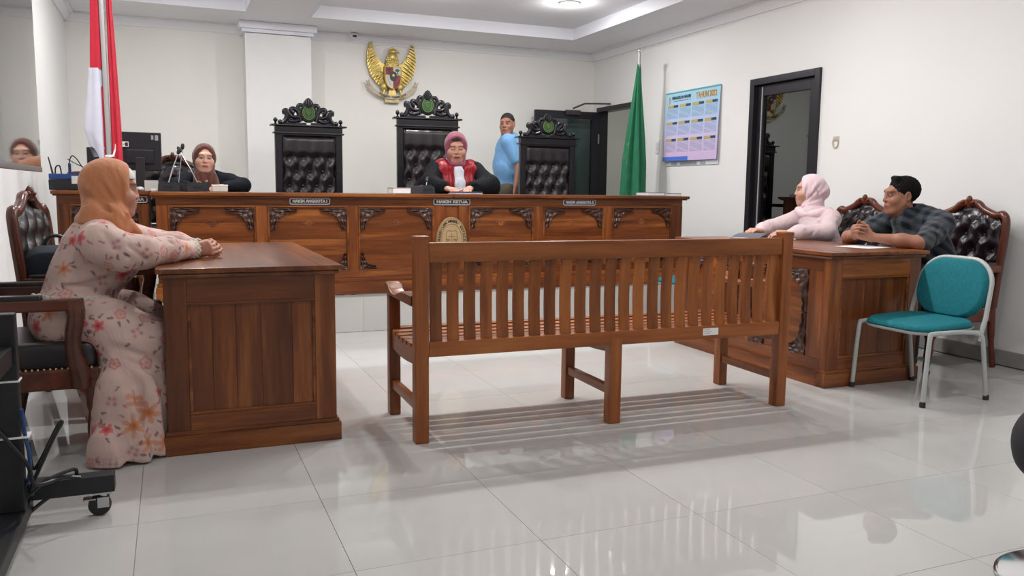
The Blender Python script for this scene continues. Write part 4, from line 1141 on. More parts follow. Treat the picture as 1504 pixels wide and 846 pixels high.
def calendar():
    # sheet hanging on the wall, reading along -y when seen from the room
    y1, y0, zt, zb = 7.835, 6.865, 2.165, 1.44
    t = thing('wall_calendar', 'blue and pink year calendar hanging on the white wall', 'calendar', (XR - .004, y1, zt))
    W, Hh = y1 - y0, zt - zb
    def surf(u, v, off=0.0):      # u along -y, v downwards
        bulge = .012 + .030 * v * (1 - .3 * v) + .05 * max(0, u - .72) * v + .012 * math.sin(u * 5) * v
        return (-bulge - off, -u * W, -v * Hh)
    def patch(bm, u0, u1, v0, v1, off=.0008, nu=6, nv=4):
        grid_mesh(bm, lambda a, b: surf(u0 + (u1 - u0) * a, v0 + (v1 - v0) * b, off), nu, nv)
    m, N, L, P = new_mat('calendar_print')
    tc = N.new('ShaderNodeTexCoord'); sp = N.new('ShaderNodeSeparateXYZ'); mr = N.new('ShaderNodeMapRange')
    mr.inputs['From Min'].default_value = -Hh; mr.inputs['From Max'].default_value = 0
    L.new(tc.outputs['Object'], sp.inputs[0]); L.new(sp.outputs['Z'], mr.inputs['Value'])
    rp = N.new('ShaderNodeValToRGB'); e = rp.color_ramp.elements
    e[0].position = 0; e[0].color = (.60, .46, .70, 1); e[1].position = 1; e[1].color = (.33, .62, .74, 1)
    for q, c in ((.18, (.66, .50, .72)), (.5, (.50, .54, .78)), (.75, (.38, .58, .77))): a = e.new(q); a.color = (*c, 1)
    L.new(mr.outputs[0], rp.inputs[0]); L.new(rp.outputs[0], P.inputs['Base Color']); P.inputs['Roughness'].default_value = .35
    bm = bmesh.new(); grid_mesh(bm, lambda a, b: surf(a, b), 24, 16, back=(.003, 0, 0)); sh = obj('front_sheet', bm, m, t, sm=80)
    m2 = plain('calendar_back', (.62, .64, .68), .4)
    bm = bmesh.new(); grid_mesh(bm, lambda a, b: (-.006, -.015 - a * (W - .02), -.02 - b * (Hh + .03)), 4, 4, back=(.003, 0, 0)); bs = obj('back_sheet', bm, m2, t)
    bm = bmesh.new()
    for a, b in ((.12, .24), (.30, .62), (.68, .78)): box(bm, -.0075, -.0055, -.015 - b * (W - .02), -.015 - a * (W - .02), -Hh - .045, -Hh - .015)
    obj('print', bm, plain('calendar_grey_print', (.28, .32, .36), .5), bs)
    obj('hanger_strip', bx(-.016, -.001, -W + .002, .0, -.012, .004, .002), plain('hanger_blue', (.12, .35, .45), .4), t)
    YEL = plain('calendar_gold_bar', (.50, .36, .13), .5); DRK = plain('calendar_dark_bar', (.02, .05, .09), .5); GRD = plain('calendar_grid', (.20, .30, .46), .6); ORG = plain('calendar_orange', (.55, .27, .03), .5); BLU = plain('calendar_blue', (.07, .17, .62), .5)
    b1, b2, b3 = bmesh.new(), bmesh.new(), bmesh.new()
    for r in range(3):
        for c in range(4):
            u0 = .055 + c * .235; v0 = .185 + r * .245
            patch(b1, u0, u0 + .115, v0, v0 + .040); patch(b2, u0 + .10, u0 + .205, v0 + .002, v0 + .034, .0006); patch(b2, u0 + .0, u0 + .205, v0 + .036, v0 + .042, .0006)
            for k in range(8): patch(b3, u0 + .205 * k / 7, u0 + .205 * k / 7 + .003, v0 + .055, v0 + .195, .0006, 1, 4)
            for k in range(7): patch(b3, u0, u0 + .205, v0 + .055 + .14 * k / 6, v0 + .058 + .14 * k / 6, .0006, 4, 1)
            for k in range(7):
                for j in range(6):
                    if (k + j * 7 + c + r) % 9 < 6: patch(b3, u0 + .205 * (k + .3) / 7, u0 + .205 * (k + .75) / 7, v0 + .055 + .14 * (j + .3) / 6, v0 + .055 + .14 * (j + .72) / 6, .0006, 1, 1)
    o = obj('month_bars', b1, YEL, sh); o['kind'] = 'stuff'
    o = obj('month_bar_ends', b2, DRK, sh); o['kind'] = 'stuff'
    o = obj('day_grids', b3, GRD, sh); o['kind'] = 'stuff'
    bm = bmesh.new(); patch(bm, 0, .50, .94, 1.0); obj('footer_band', bm, BLU, sh)
    def text(s, uc, vc, size, mat, sx=1.0, bold=.001):
        bm = bmesh.new(); x, y, z = surf(uc, vc, .002)
        add_text(bm, s, size, Matrix.Translation((x - .001, y, z)) @ M_LEFT, .0008, bold, sx); obj('lettering', bm, mat, sh, sm=None)
    text('PENGADILAN NEGERI', .31, .085, .045, DRK, .78)
    bm = bmesh.new()
    for k in range(14): patch(bm, .15 + .024 * k, .15 + .024 * k + (.019 if k % 4 else .010), .122, .136, .001, 1, 1)
    obj('small_print', bm, plain('calendar_red', (.25, .05, .08), .5), sh)['kind'] = 'stuff'
    text('TAHUN 2022', .765, .10, .085, ORG, .72, .002)
    bm = bmesh.new(); x, y, z = surf(.085, .115, .0015); tube(bm, [(x, y, z + .04), (x, y + .012, z), (x, y, z - .04), (x, y - .012, z), (x, y, z + .04)], .004, 6); obj('crest', bm, ORG, sh)
calendar()

# ---------------------------------------------------------------- flags
def flag(name, label, x, y, zb, ztop, cloth_fn, lean=0.0, mats=None):
    t = thing(name, label, 'flag', (x, y, zb))
    h = ztop - zb
    bm = bmesh.new(); lathe(bm, [(.16, 0), (.16, .018), (.12, .035), (.04, .05), (.03, .16), (.024, .17)], 24); obj('stand', bm, STEEL, t)
    bm = bmesh.new(); tube(bm, [(0, 0, .04), (lean, 0, h)], .016, 12); obj('pole', bm, plain('pole_grey', (.42, .40, .40), .35, metal=.3), t)
    bm = bmesh.new(); lathe(bm, [(.016, 0), (.026, .004), (.030, .02), (.026, .034), (.012, .042)], 14, (lean, 0, h)); obj('finial', bm, CHROME, t)
    return t, h
def drape(path_fn, nz, ns, thick=.004):
    bm = bmesh.new(); grid_mesh(bm, path_fn, ns, nz)
    return bm
GREEN = plain('green_flag_cloth', (.006, .13, .055), .75, var=.1, scale=12)
t, h = flag('green_flag', 'hanging green flag on a pole beside the open doorway', 4.66, 7.80, DAIS_Z, 2.575, None)
def green_fn(u, v):     # v: 0 bottom .. 1 top ; closed pleated bundle round the pole
    z = .30 + v * (h - .30 - .12); wd = np.interp(v, [0, .25, .45, .75, 1], [.112, .125, .112, .06, .018]); a = u * 2 * PI
    r = 1 + .24 * math.sin(a * 7 + v * 2.2) * min(1, (1 - v) * 3) + .10 * math.sin(a * 12 + 1)
    cx = np.interp(v, [0, .5, 1], [-.035, -.02, 0])
    return (cx + wd * r * math.cos(a), wd * .75 * r * math.sin(a), z + .03 * math.sin(a * 2) * (1 - v))
bm = drape(green_fn, 40, 96); o = obj('flag_cloth', bm, GREEN, t, sm=80)
bm = bmesh.new()
for k in range(16):
    v = .02 + k * .052; 
    if v > .62: break
    p = green_fn(.56, v); p2 = (p[0] * 1.0, p[1], p[2])
    if k % 2 == 0: ball(bm, (p[0] - .004, p[1] - .004, p[2]), (.009, .009, .018), 8)
o = obj('gold_fringe', bm, plain('fringe_gold', (.45, .36, .14), .7), t); o['kind'] = 'stuff'

t, h = flag('red_and_white_flag', 'red and white flag hanging on a grey pole behind the orange hijab', -.355, 6.05, 0, 2.62, None, lean=-.015)
REDC = plain('red_flag_cloth', (.52, .012, .035), .75, var=.08, scale=9); WHC = plain('white_flag_cloth', (.62, .62, .72), .75, var=.05, scale=9)
# px-free layout: red hoist bundle right of the pole, white fly falling at the left below the red band
def red_r(u, v):
    z = 1.02 + v * 1.55; w = np.interp(v, [0, .3, .6, .9, 1], [.115, .112, .085, .048, .035]); a = u * 2 * PI
    r = 1 + .16 * math.sin(5 * a + 2 * v)
    return (.020 + w * .15 + w * .26 * r * math.cos(a), .045 + w * .55 * r * math.sin(a), z)
bm = drape(red_r, 30, 60); obj('red_band', bm, REDC, t, sm=80)
def red_l(u, v):
    z = 1.86 + v * .72; a = u * 2 * PI; w = np.interp(v, [0, 1], [.038, .022]); r = 1 + .14 * math.sin(4 * a)
    return (-.024 - w * .85 + w * r * math.cos(a), .02 + w * .6 * r * math.sin(a), z)
bm = drape(red_l, 20, 48); obj('red_band', bm, REDC, t, sm=80)
def white_l(u, v):
    z0 = 1.30; a = u * 2 * PI; w = np.interp(v, [0, .2, .6, 1], [.046, .062, .050, .040]); r = 1 + .12 * math.sin(4 * a + v)
    x = -.024 - w * .95 + w * r * math.cos(a)
    zb = 1.335 - .13 * (x + .11) / .09 * .5 + .03 * math.sin(a * 2)
    return (x, .02 + w * .6 * r * math.sin(a), zb + v * (1.865 - zb))
bm = drape(white_l, 20, 48); obj('white_band', bm, WHC, t, sm=80)
def white_tip(u, v):
    a = u * 2 * PI; w = .034 * (1 - v) + .004
    return (-.045 + .012 * v + w * math.cos(a), .02 + w * .5 * math.sin(a), 1.36 - v * .21)
bm = drape(white_tip, 8, 24); obj('white_band', bm, WHC, t, sm=80)
bm = bmesh.new(); tube(bm, spline([(-.02, -.022, 1.305), (.0, -.026, 1.30), (.018, -.022, 1.31), (.03, -.005, 1.36), (.028, .0, 1.44)], 5), .006, 6); tube(bm, [(-.03, -.02, 1.302), (.025, -.02, 1.306)], .008, 6); obj('tie_cord', bm, PAPER, t)
bm = bmesh.new(); 
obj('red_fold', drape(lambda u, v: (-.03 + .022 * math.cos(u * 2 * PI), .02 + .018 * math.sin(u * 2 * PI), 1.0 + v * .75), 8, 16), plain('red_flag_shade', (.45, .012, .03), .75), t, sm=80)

# ---------------------------------------------------------------- television on a rolling stand
def tv_stand():
    t = thing('television_stand', 'black rolling television stand with a caster at the near left', 'stand', (-.50, 2.93, 0))
    bm = bmesh.new(); box(bm, -.04, .04, -.025, .025, .085, .72, .006); obj('post', bm, BLACKMET, t)
    bm = bmesh.new(); box(bm, -.04, .04, -1.465, -1.415, .085, .72, .006); obj('post', bm, BLACKMET, t)
    bm = bmesh.new(); box(bm, -.04, .04, -.79, -.70, .55, 1.9, .006); obj('column', bm, BLACKMET, t)
    for yy in (.10, -1.54):
        bm = bmesh.new(); box(bm, -.34, .29, yy - .03, yy + .03, .085, .145, .004); lg = obj('base_leg', bm, BLACKMET, t)
        for xx in (.25, -.30):
            bm = bmesh.new(); box(bm, xx - .03, xx + .03, yy - .028, yy + .028, .079, .085, .001); tube(bm, [(xx, yy, .08), (xx, yy, .062)], .013, 10); box(bm, xx - .016, xx + .020, yy - .020, yy - .017, .03, .066, .001); box(bm, xx - .016, xx + .020, yy + .017, yy + .020, .03, .066, .001); box(bm, xx - .06, xx - .02, yy - .018, yy + .018, .058, .063, .002); cs = obj('caster', bm, STEEL, lg)
            bm = bmesh.new(); lathe(bm, [(.012, -.014), (.033, -.014), (.036, -.008), (.036, .008), (.033, .014), (.012, .014)], 20)
            for v in bm.verts: v.co = Vector((v.co.x + xx - .01, v.co.z + yy, v.co.y + .036))
            w = obj('wheel', bm, RUBBER, lg)
    bm = bmesh.new(); box(bm, -.04, .04, -1.54, .13, .037, .086, .006); obj('base_beam', bm, BLACKMET, t)
    bm = bmesh.new(); box(bm, -.03, .03, -1.44, .0, .56, .62, .004); obj('cross_beam', bm, BLACKMET, t)
    obj('mount_plate', bx(.038, .078, -1.0, -.48, 1.45, 1.85, .004), BLACKMET, t)
    bm = bmesh.new()
    tube(bm, spline([(.045, -.028, .42), (.050, -.02, .33), (.060, -.03, .27), (.055, -.02, .20), (.03, .035, .14), (.05, .06, .11)], 6), .006, 6)
    c = obj('cable', bm, plain('blue_cable', (.012, .05, .15), .4), t); c['label'] = 'blue cable'
    for pts in ([(.05, .02, .30), (.06, .05, .20), (.13, .06, .33), (.145, .05, .345), (.12, .05, .30), (.06, .04, .17), (.03, .04, .10)], [(-.05, -.03, .40), (.05, -.035, .25), (.07, -.02, .17), (.14, .05, .16), (.19, .06, .15)], [(.04, .03, .12), (.10, .03, .165), (.17, .08, .175), (.16, .13, .12), (.08, .12, .07), (.02, .09, .03)]):
        bm = bmesh.new(); tube(bm, spline(pts, 6), .0065, 6); obj('cable', bm, BLACKPL, t)
    bm = bmesh.new(); box(bm, -.042, .044, -.027, .027, .505, .511, .001); obj('cable_tie', bm, WHITEPL, t)
    obj('cable_tie', bx(-.042, .062, -.03, .03, .325, .331, .001), WHITEPL, t)
    s = thing('television', 'large dark television screen reflecting the room at the left edge', 'television', (-.382, 2.185, 1.624))
    bm = bmesh.new(); box(bm, -.035, .008, -.80, .79, -.465, .475, .008); obj('housing', bm, BLACKPL, s)
    SCR = plain('glossy_screen', (.01, .01, .012), .03, spec=1.0, coat=.6, ior=1.75)
    obj('screen', bx(.007, .011, -.79, .78, -.452, .466, .001), SCR, s)
    obj('bezel_strip', bx(.004, .013, -.80, .79, -.468, -.452, .002), plain('bezel_silver', (.3, .3, .32), .3, metal=.7), s)
tv_stand()

# near right: black padded stool with a chrome base
def stool():
    t = thing('padded_stool', 'black padded stool with round chrome base at the near right edge', 'stool', (2.41, 1.43, 0))
    bm = bmesh.new(); lathe(bm, [(a, c) for a, b, c in spline([(.02, 0, .30), (.16, 0, .305), (.215, 0, .33), (.235, 0, .385), (.232, 0, .44), (.20, 0, .49), (.12, 0, .515), (.02, 0, .52)], 5)], 56); obj('seat', bm, plain('black_cushion_fabric', (.006, .006, .009), .85, bump=.3, bscale=400), t, sm=80)
    bm = bmesh.new(); lathe(bm, [(.05, .285), (.14, .29), (.15, .30), (.15, .31)], 30); obj('seat_plate', bm, BLACKPL, t)
    bm = bmesh.new(); lathe(bm, [(.028, .02), (.028, .29)], 18); obj('column', bm, CHROME, t)
    bm = bmesh.new(); lathe(bm, [(.250, 0), (.253, .006), (.240, .014), (.15, .024), (.06, .034), (.035, .06), (.03, .08)], 48); obj('base', bm, CHROME, t)
stool()

# ---------------------------------------------------------------- things on the judges bench and clerk desk
ZB = 1.0745
def monitor(x, y, w, zc, hh, lab, rz=0.0, stickers=True):
    t = thing('computer_monitor', lab, 'monitor', (x, y, ZB + .002), rz)
    z0 = zc - hh / 2 - ZB; z1 = zc + hh / 2 - ZB
    bm = bmesh.new(); box(bm, -w / 2, w / 2, .0, .03, z0, z1, .008); box(bm, -w * .32, w * .32, -.022, .002, z0 + .05, z1 - .13, .012); obj('housing', bm, plain('monitor_black', (.008, .008, .014), .35), t)
    obj('screen', bx(-w / 2 + .012, w / 2 - .012, .030, .032, z0 + .015, z1 - .012, 0), plain('screen_dark', (.01, .01, .015), .1), t)
    bm = bmesh.new(); box(bm, -.035, .035, -.03, -.005, .01, z0 + .10, .008); obj('neck', bm, BLACKPL, t)
    bm = bmesh.new(); box(bm, -.11, .11, -.09, .09, 0, .014, .006); obj('foot', bm, BLACKPL, t)
    if stickers:
        s = obj('sticker', bx(-.145, -.075, -.0265, -.022, z1 - .115, z1 - .075, 0), PAPER, t); s['label'] = 'white inventory sticker'
        bm = bmesh.new(); box(bm, -.10, -.08, -.028, -.0265, z1 - .110, z1 - .082); box(bm, -.14, -.105, -.028, -.0265, z1 - .098, z1 - .094); obj('sticker_print', bm, BLACKPL, s)
        bm = bmesh.new(); box(bm, .082, .098, -.003, .0, z1 - .055, z1 - .022); box(bm, .108, .132, -.003, .0, z1 - .06, z1 - .02); obj('label', bm, plain('grey_label', (.35, .35, .36), .5), t)
    return t
monitor(-.205, 6.97, .305, 1.372, .29, 'black computer monitor seen from behind, beside the red and white flag')
monitor(-.48, 7.12, .20, 1.30, .20, 'small dark monitor partly hidden behind the white flag end', .2, False)
def router():
    t = thing('amplifier_box', 'blue and black device box at the left end of the clerk desk', 'device', (-.665, 6.72, ZB + .003))
    bm = bmesh.new(); box(bm, -.125, .15, -.09, .11, .0, .075, .006); obj('case', bm, plain('device_black', (.012, .014, .018), .35), t)
    bm = bmesh.new(); box(bm, -.123, .148, -.088, .108, .076, .115, .006); obj('lid', bm, plain('device_blue', (.015, .06, .24), .35), t)
    obj('label', bx(.02, .145, -.0915, -.088, .045, .10, 0), PAPER, t)
    bm = bmesh.new(); tube(bm, [(-.11, .05, .11), (-.135, .05, .235)], [.007, .004], 8); obj('antenna', bm, BLACKPL, t)
    bm = bmesh.new(); tube(bm, spline([(-.09, 0, .11), (-.085, 0, .16), (-.06, 0, .17), (-.05, 0, .11)], 6), .005, 6); tube(bm, spline([(.0, .03, .11), (.0, .03, .20), (.02, .03, .245), (.05, .03, .22), (.09, .04, .16), (.16, .06, .16)], 6), .004, 6); tube(bm, spline([(-.01, .03, .22), (.04, .03, .19), (.12, .04, .15)], 6), .0035, 6); obj('cable', bm, BLACKPL, t)
    bm = bmesh.new(); tube(bm, [(.0, .03, .115), (.0, .03, .19)], .010, 8); obj('plug', bm, plain('plug_blue', (.02, .03, .12), .4), t)
router()
def round_thing():
    t = thing('leather_pouch', 'brown rounded leather pouch on the clerk desk behind the device box', 'bag', (-.62, 6.90, ZB + .016))
    bm = bmesh.new(); pillow(bm, rounded_rect(.17, .11, .05), .12, Matrix.Identity(4)); obj('pouch', bm, plain('brown_leather', (.10, .025, .012), .4), t)
round_thing()
def mic(x, y, tip, lab, w=.13):
    t = thing('desk_microphone', lab, 'microphone', (x, y, ZB + .002), group='gooseneck microphones on the bench')
    bm = bmesh.new(); prism(bm, [(-w / 2, 0), (w / 2, 0), (w / 2 - .006, .05), (w / 2 - .02, .062), (-w / 2 + .02, .068), (-w / 2 + .004, .055)], -.05, .05); bs = obj('base', bm, plain('microphone_base', (.018, .022, .028), .4), t)
    bm = bmesh.new(); box(bm, -.03, .03, -.052, -.049, .02, .045, .002); obj('speaker_grille', bm, BLACKPL, bs)
    bm = bmesh.new(); tube(bm, [(w * .25, 0, .06), (w * .25, 0, .075)], .012, 10); obj('button', bm, BLACKPL, bs)
    a = Vector((0, .0, .06)); b = Vector((tip[0] - x, tip[1] - y, tip[2] - ZB))
    bm = bmesh.new(); tube(bm, spline([tuple(a), tuple(a.lerp(b, .4) + Vector((0, 0, .01))), tuple(a.lerp(b, .8)), tuple(b)], 6), .0042, 6); obj('gooseneck', bm, CHROME, t)
    dv = (b - a).normalized()
    bm = bmesh.new(); tube(bm, [tuple(b - dv * .006), tuple(b + dv * .004), tuple(b + dv * .030), tuple(b + dv * .040)], [.008, .013, .013, .005], 10); obj('capsule', bm, BLACKPL, t)
mic(-.01, 6.62, (.062, 6.62, 1.352), 'gooseneck microphone left of the clerk with the shortest neck', .15)
mic(.19, 6.62, (.078, 6.64, 1.366), 'gooseneck microphone whose neck leans left across the clerk chair', .16)
mic(.06, 6.775, (.094, 6.77, 1.392), 'gooseneck microphone with the tallest neck, behind the other two', .14)
mic(1.955, 6.60, (1.965, 6.62, 1.175), 'dark gooseneck microphone beside the robed judge', .12)
def simple_box(name, cat, lab, x0, x1, y0, y1, h, mat, lid=None, z=ZB):
    t = thing(name, lab, cat, ((x0 + x1) / 2, (y0 + y1) / 2, z + .0015)); w, d = (x1 - x0) / 2, (y1 - y0) / 2
    obj('body', bx(-w, w, -d, d, 0, h * (.8 if lid else 1), .004), mat, t)
    if lid: obj('lid', bx(-w - .002, w + .002, -d - .002, d + .002, h * .8, h, .003), lid, t)
    return t
def book(lab, x, y, w, d, h, mat, z=ZB, rz=0.0, grp=None):
    t = thing('book', lab, 'book', (x, y, z + .0015), rz, grp)
    bm = bmesh.new(); box(bm, -w / 2, w / 2, -d / 2, d / 2, 0, .003, .001); box(bm, -w / 2, w / 2, -d / 2, d / 2, h - .003, h, .001); box(bm, -w / 2, w / 2, d / 2 - .003, d / 2, .003, h - .003); obj('cover', bm, mat, t)
    obj('pages', bx(-w / 2 + .004, w / 2 - .004, -d / 2 + .004, d / 2 - .004, .003, h - .003, 0), PAPER, t)
simple_box('tissue_box', 'box', 'white and brown tissue box in front of the clerk', .285, .395, 6.50, 6.59, .052, plain('box_cream', (.62, .58, .52), .6), PAPER)
simple_box('document_box', 'box', 'dark flat box next to the microphone of the robed judge', 1.79, 1.90, 6.52, 6.64, .062, plain('box_black', (.03, .03, .035), .45))
book('cream book with a black cover edge left of the robed judge', 1.725, 6.60, .15, .18, .045, plain('book_cream', (.45, .43, .38), .6))
t = thing('paper_sheets', 'white sheets of paper under the hands of the robed judge', 'paper', (2.29, 6.58, ZB + .0015))
for k in range(4): obj('sheet', bx(-.12 + .004 * k, .11 + .003 * k, -.10, .11 - .004 * k, .0022 * k, .0022 * k + .0016, 0), plain('sheet_lilac', (.50, .48, .62), .6) if k % 2 else PAPER, t)
obj('folder', bx(-.10, .13, -.07, .14, .0095, .018, .002), plain('folder_navy', (.012, .015, .06), .4), t)
book('flat greenish book at the right end of the judges bench', 4.115, 6.62, .18, .22, .028, plain('book_green', (.12, .19, .17), .5))
book('flat grey book beside the greenish book at the right end of the judges bench', 4.31 - .02, 6.60, .165, .22, .022, plain('book_grey', (.22, .26, .25), .5))
t = thing('paper_stack', 'small white paper pack leaning below the monitor', 'paper', (-.13, 6.80, ZB + .002))
obj('pack', bx(-.048, .048, -.012, .012, 0, .078, .002), plain('pack_white', (.55, .55, .52), .6), t)
t = thing('computer_mouse', 'silver computer mouse at the front edge of the clerk desk', 'mouse', (-.205, 6.62, ZB + .002))
bm = bmesh.new(); ball(bm, (0, 0, .012), (.030, .05, .020), 14); obj('shell', bm, plain('mouse_silver', (.45, .45, .48), .3), t)
t = thing('adapter', 'small white adapter beside the mouse', 'adapter', (-.105, 6.60, ZB + .002))
obj('body', bx(-.028, .028, -.02, .02, 0, .018, .004), WHITEPL, t)
# papers and folder on the carved floor desk
ZD = .786
t = thing('paper_sheet', 'white sheet of paper under the clasped hands of the plaid shirted person', 'paper', (3.98, 3.90, ZD + .0008), .2)
obj('sheet', bx(-.13, .13, -.12, .12, 0, .0015, 0), PAPER, t)
t = thing('folder', 'dark open folder under the hands of the person in the pink hijab', 'folder', (3.90, 4.80, ZD + .0008), .25)
bm = bmesh.new(); box(bm, -.16, .05, -.13, .13, 0, .008, .002); obj('cover', bm, plain('folder_dark', (.012, .012, .018), .4), t)
bm = bmesh.new(); grid_mesh(bm, lambda u, v: (-.16 + .13 * u, -.12 + .24 * v, .010 + .035 * math.sin(u * PI * .5) * (1 - .2 * v)), 8, 4, back=(0, 0, -.004)); obj('raised_leaf', bm, plain('folder_grey', (.09, .09, .11), .35), t)
obj('sheet', bx(-.19, -.05, -.10, .12, .0085, .0100, 0), PAPER, t)
t = thing('pen', 'white pen lying beside the dark folder', 'pen', (4.02, 4.62, ZD + .005))
bm = bmesh.new(); tube(bm, [(-.05, .02, 0), (.04, -.02, 0)], .004, 8); obj('barrel', bm, WHITEPL, t)
# dark bag against the far armchair
t = thing('backpack', 'dark blue bag leaning on the far dark armchair behind the floral dressed person', 'bag', (-.53, 4.62, .50))
bm = bmesh.new(); pillow(bm, rounded_rect(.30, .32, .10), .10, Matrix.Translation((0, 0, .165)) @ Matrix.Rotation(PI / 2, 4, 'X') @ Matrix.Rotation(.2, 4, 'X')); obj('bag_body', bm, plain('navy_cloth', (.012, .018, .028), .8, bump=.3, bscale=200), t, sm=80)
bm = bmesh.new(); tube(bm, spline([(-.06, -.02, .30), (-.03, -.02, .36), (.03, -.02, .36), (.06, -.02, .30)], 6), .009, 6); obj('strap', bm, BLACKPL, t)

# ---------------------------------------------------------------- people: signed-distance modelling
def axis(lo, hi, h, fine=()):
    """sample positions from lo to hi, spaced h, denser inside the fine ranges (a,b,hf)"""
    out = [lo]; x = lo
    while x < hi:
        s = h
        for a, b, hf in fine:
            if a - .004 <= x <= b: s = min(s, hf)
            elif x < a < x + s: s = min(s, max(a - x, hf))
        x += s; out.append(x)
    return np.array(out, np.float32)

class Field:
    def __init__(self, lo, hi, h, fine=((), (), ())):
        self.ax = [axis(lo[i], hi[i], h, fine[i]) for i in range(3)]
        self.F = np.full([len(a) for a in self.ax], .06, np.float32)
    def region(self, lo, hi):
        sl = []
        for i in range(3):
            a = int(np.searchsorted(self.ax[i], lo[i])); b = int(np.searchsorted(self.ax[i], hi[i]))
            if b <= a: return None
            sl.append(slice(a, b))
        X = self.ax[0][sl[0]][:, None, None]; Y = self.ax[1][sl[1]][None, :, None]; Z = self.ax[2][sl[2]][None, None, :]
        return tuple(sl), X, Y, Z
    def put(self, sl, d, k, op):
        A = self.F[sl]
        if op == '+':
            h = np.maximum(k - np.abs(A - d), 0) / k
            self.F[sl] = np.minimum(A, d) - h * h * k * .25
        else:
            d = -d
            h = np.maximum(k - np.abs(A - d), 0) / k
            self.F[sl] = np.maximum(A, d) + h * h * k * .25
    def cone(self, a, b, ra, rb=None, k=.02, op='+', flat=None):
        """tapered capsule; flat=(n,s): thinner by the factor s along n"""
        rb = ra if rb is None else rb
        a = np.array(a, np.float32); b = np.array(b, np.float32); m = max(ra, rb) + .045
        q = self.region(np.minimum(a, b) - m, np.maximum(a, b) + m)
        if q is None: return self
        sl, X, Y, Z = q
        ba = b - a; L2 = max(float(ba @ ba), 1e-9)
        px, py, pz = X - a[0], Y - a[1], Z - a[2]
        t = np.clip((px * ba[0] + py * ba[1] + pz * ba[2]) / L2, 0, 1)
        px = px - t * ba[0]; py = py - t * ba[1]; pz = pz - t * ba[2]
        if flat is not None:
            n = np.array(flat[0], np.float32); n /= np.linalg.norm(n); s = flat[1]
            dn = (px * n[0] + py * n[1] + pz * n[2]) * (1 / s - 1)
            px = px + dn * n[0]; py = py + dn * n[1]; pz = pz + dn * n[2]
            d = (np.sqrt(px * px + py * py + pz * pz) - (ra + (rb - ra) * t)) * min(1.0, .5 + .5 * s)
        else: d = np.sqrt(px * px + py * py + pz * pz) - (ra + (rb - ra) * t)
        self.put(sl, d.astype(np.float32), k, op); return self
    def chain(self, pts, rs, k=.02, op='+', flat=None):
        for i in range(len(pts) - 1): self.cone(pts[i], pts[i + 1], rs[i], rs[i + 1], k, op, flat)
        return self
    def ell(self, c, r, R=None, k=.02, op='+'):
        c = np.array(c, np.float32); r = np.array(r, np.float32)
        m = float(r.max()) + .045 if R is not None else r + .045
        q = self.region(c - m, c + m)
        if q is None: return self
        sl, X, Y, Z = q
        px, py, pz = X - c[0], Y - c[1], Z - c[2]
        if R is not None:
            R = np.array(R, np.float32)
            px, py, pz = (px * R[0, i] + py * R[1, i] + pz * R[2, i] for i in range(3))
        px, py, pz = px / r[0], py / r[1], pz / r[2]
        k0 = np.sqrt(px * px + py * py + pz * pz) + 1e-6
        k1 = np.sqrt((px / r[0]) ** 2 + (py / r[1]) ** 2 + (pz / r[2]) ** 2) + 1e-6
        self.put(sl, (k0 * (k0 - 1) / k1).astype(np.float32), k, op); return self
    def groove(self, pts, r, depth):
        """crease (depth>0) or ridge (depth<0) along a polyline"""
        P = np.array(pts, np.float32); m = 2.2 * r
        q = self.region(P.min(0) - m, P.max(0) + m)
        if q is None: return self
        sl, X, Y, Z = q; best = None
        for i in range(len(P) - 1):
            a, ba = P[i], P[i + 1] - P[i]; L2 = max(float(ba @ ba), 1e-9)
            px, py, pz = X - a[0], Y - a[1], Z - a[2]
            t = np.clip((px * ba[0] + py * ba[1] + pz * ba[2]) / L2, 0, 1)
            d = (px - t * ba[0]) ** 2 + (py - t * ba[1]) ** 2 + (pz - t * ba[2]) ** 2
            best = d if best is None else np.minimum(best, d)
        self.F[sl] += 1.5 * depth * np.exp(-best / (r * r)); return self
    def warp(self, lo, hi, fn):
        q = self.region(lo, hi)
        if q is None: return self
        sl, X, Y, Z = q; self.F[sl] += fn(X, Y, Z).astype(np.float32); return self
    def cut(self, n, d, k=.012):
        """keep the side where n.p < d"""
        X, Y, Z = self.ax[0][:, None, None], self.ax[1][None, :, None], self.ax[2][None, None, :]
        n = np.array(n, np.float32); n /= np.linalg.norm(n)
        pl = n[0] * X + n[1] * Y + n[2] * Z - d
        h = np.maximum(k - np.abs(self.F - pl), 0) / k
        self.F = np.maximum(self.F, pl) + h * h * k * .25; return self
    def mesh(self):
        F = self.F; F[0] = F[-1] = .06; F[:, 0] = F[:, -1] = .06; F[:, :, 0] = F[:, :, -1] = .06
        S = F < 0; nx, ny, nz = F.shape
        cid, pos, quads = [], [], []
        cs = np.array([ny * nz, nz, 1])
        for a in range(3):
            sa = [slice(None)] * 3; sb = [slice(None)] * 3
            sa[a] = slice(0, -1); sb[a] = slice(1, None)
            I = np.argwhere(S[tuple(sa)] != S[tuple(sb)])
            J = I.copy(); J[:, a] += 1
            f0 = F[tuple(I.T)]; f1 = F[tuple(J.T)]; t = f0 / (f0 - f1)
            p = I.astype(np.float64); p[:, a] += t
            b, c = (a + 1) % 3, (a + 2) % 3
            base = I @ cs
            q = [base - cs[b] - cs[c], base - cs[c], base, base - cs[b]]
            for z in q: cid.append(z); pos.append(p)
            Q = np.stack(q, 1); inside = f0 < 0
            Q[~inside] = Q[~inside][:, ::-1]
            quads.append(Q)
        cid = np.concatenate(cid); pos = np.concatenate(pos); quads = np.concatenate(quads)
        u, inv = np.unique(cid, return_inverse=True)
        cnt = np.bincount(inv)
        V = np.stack([np.bincount(inv, pos[:, i]) / cnt for i in range(3)], 1)
        V = np.stack([np.interp(V[:, i], np.arange(len(self.ax[i])), self.ax[i]) for i in range(3)], 1)
        Q = np.searchsorted(u, quads)
        return V, Q

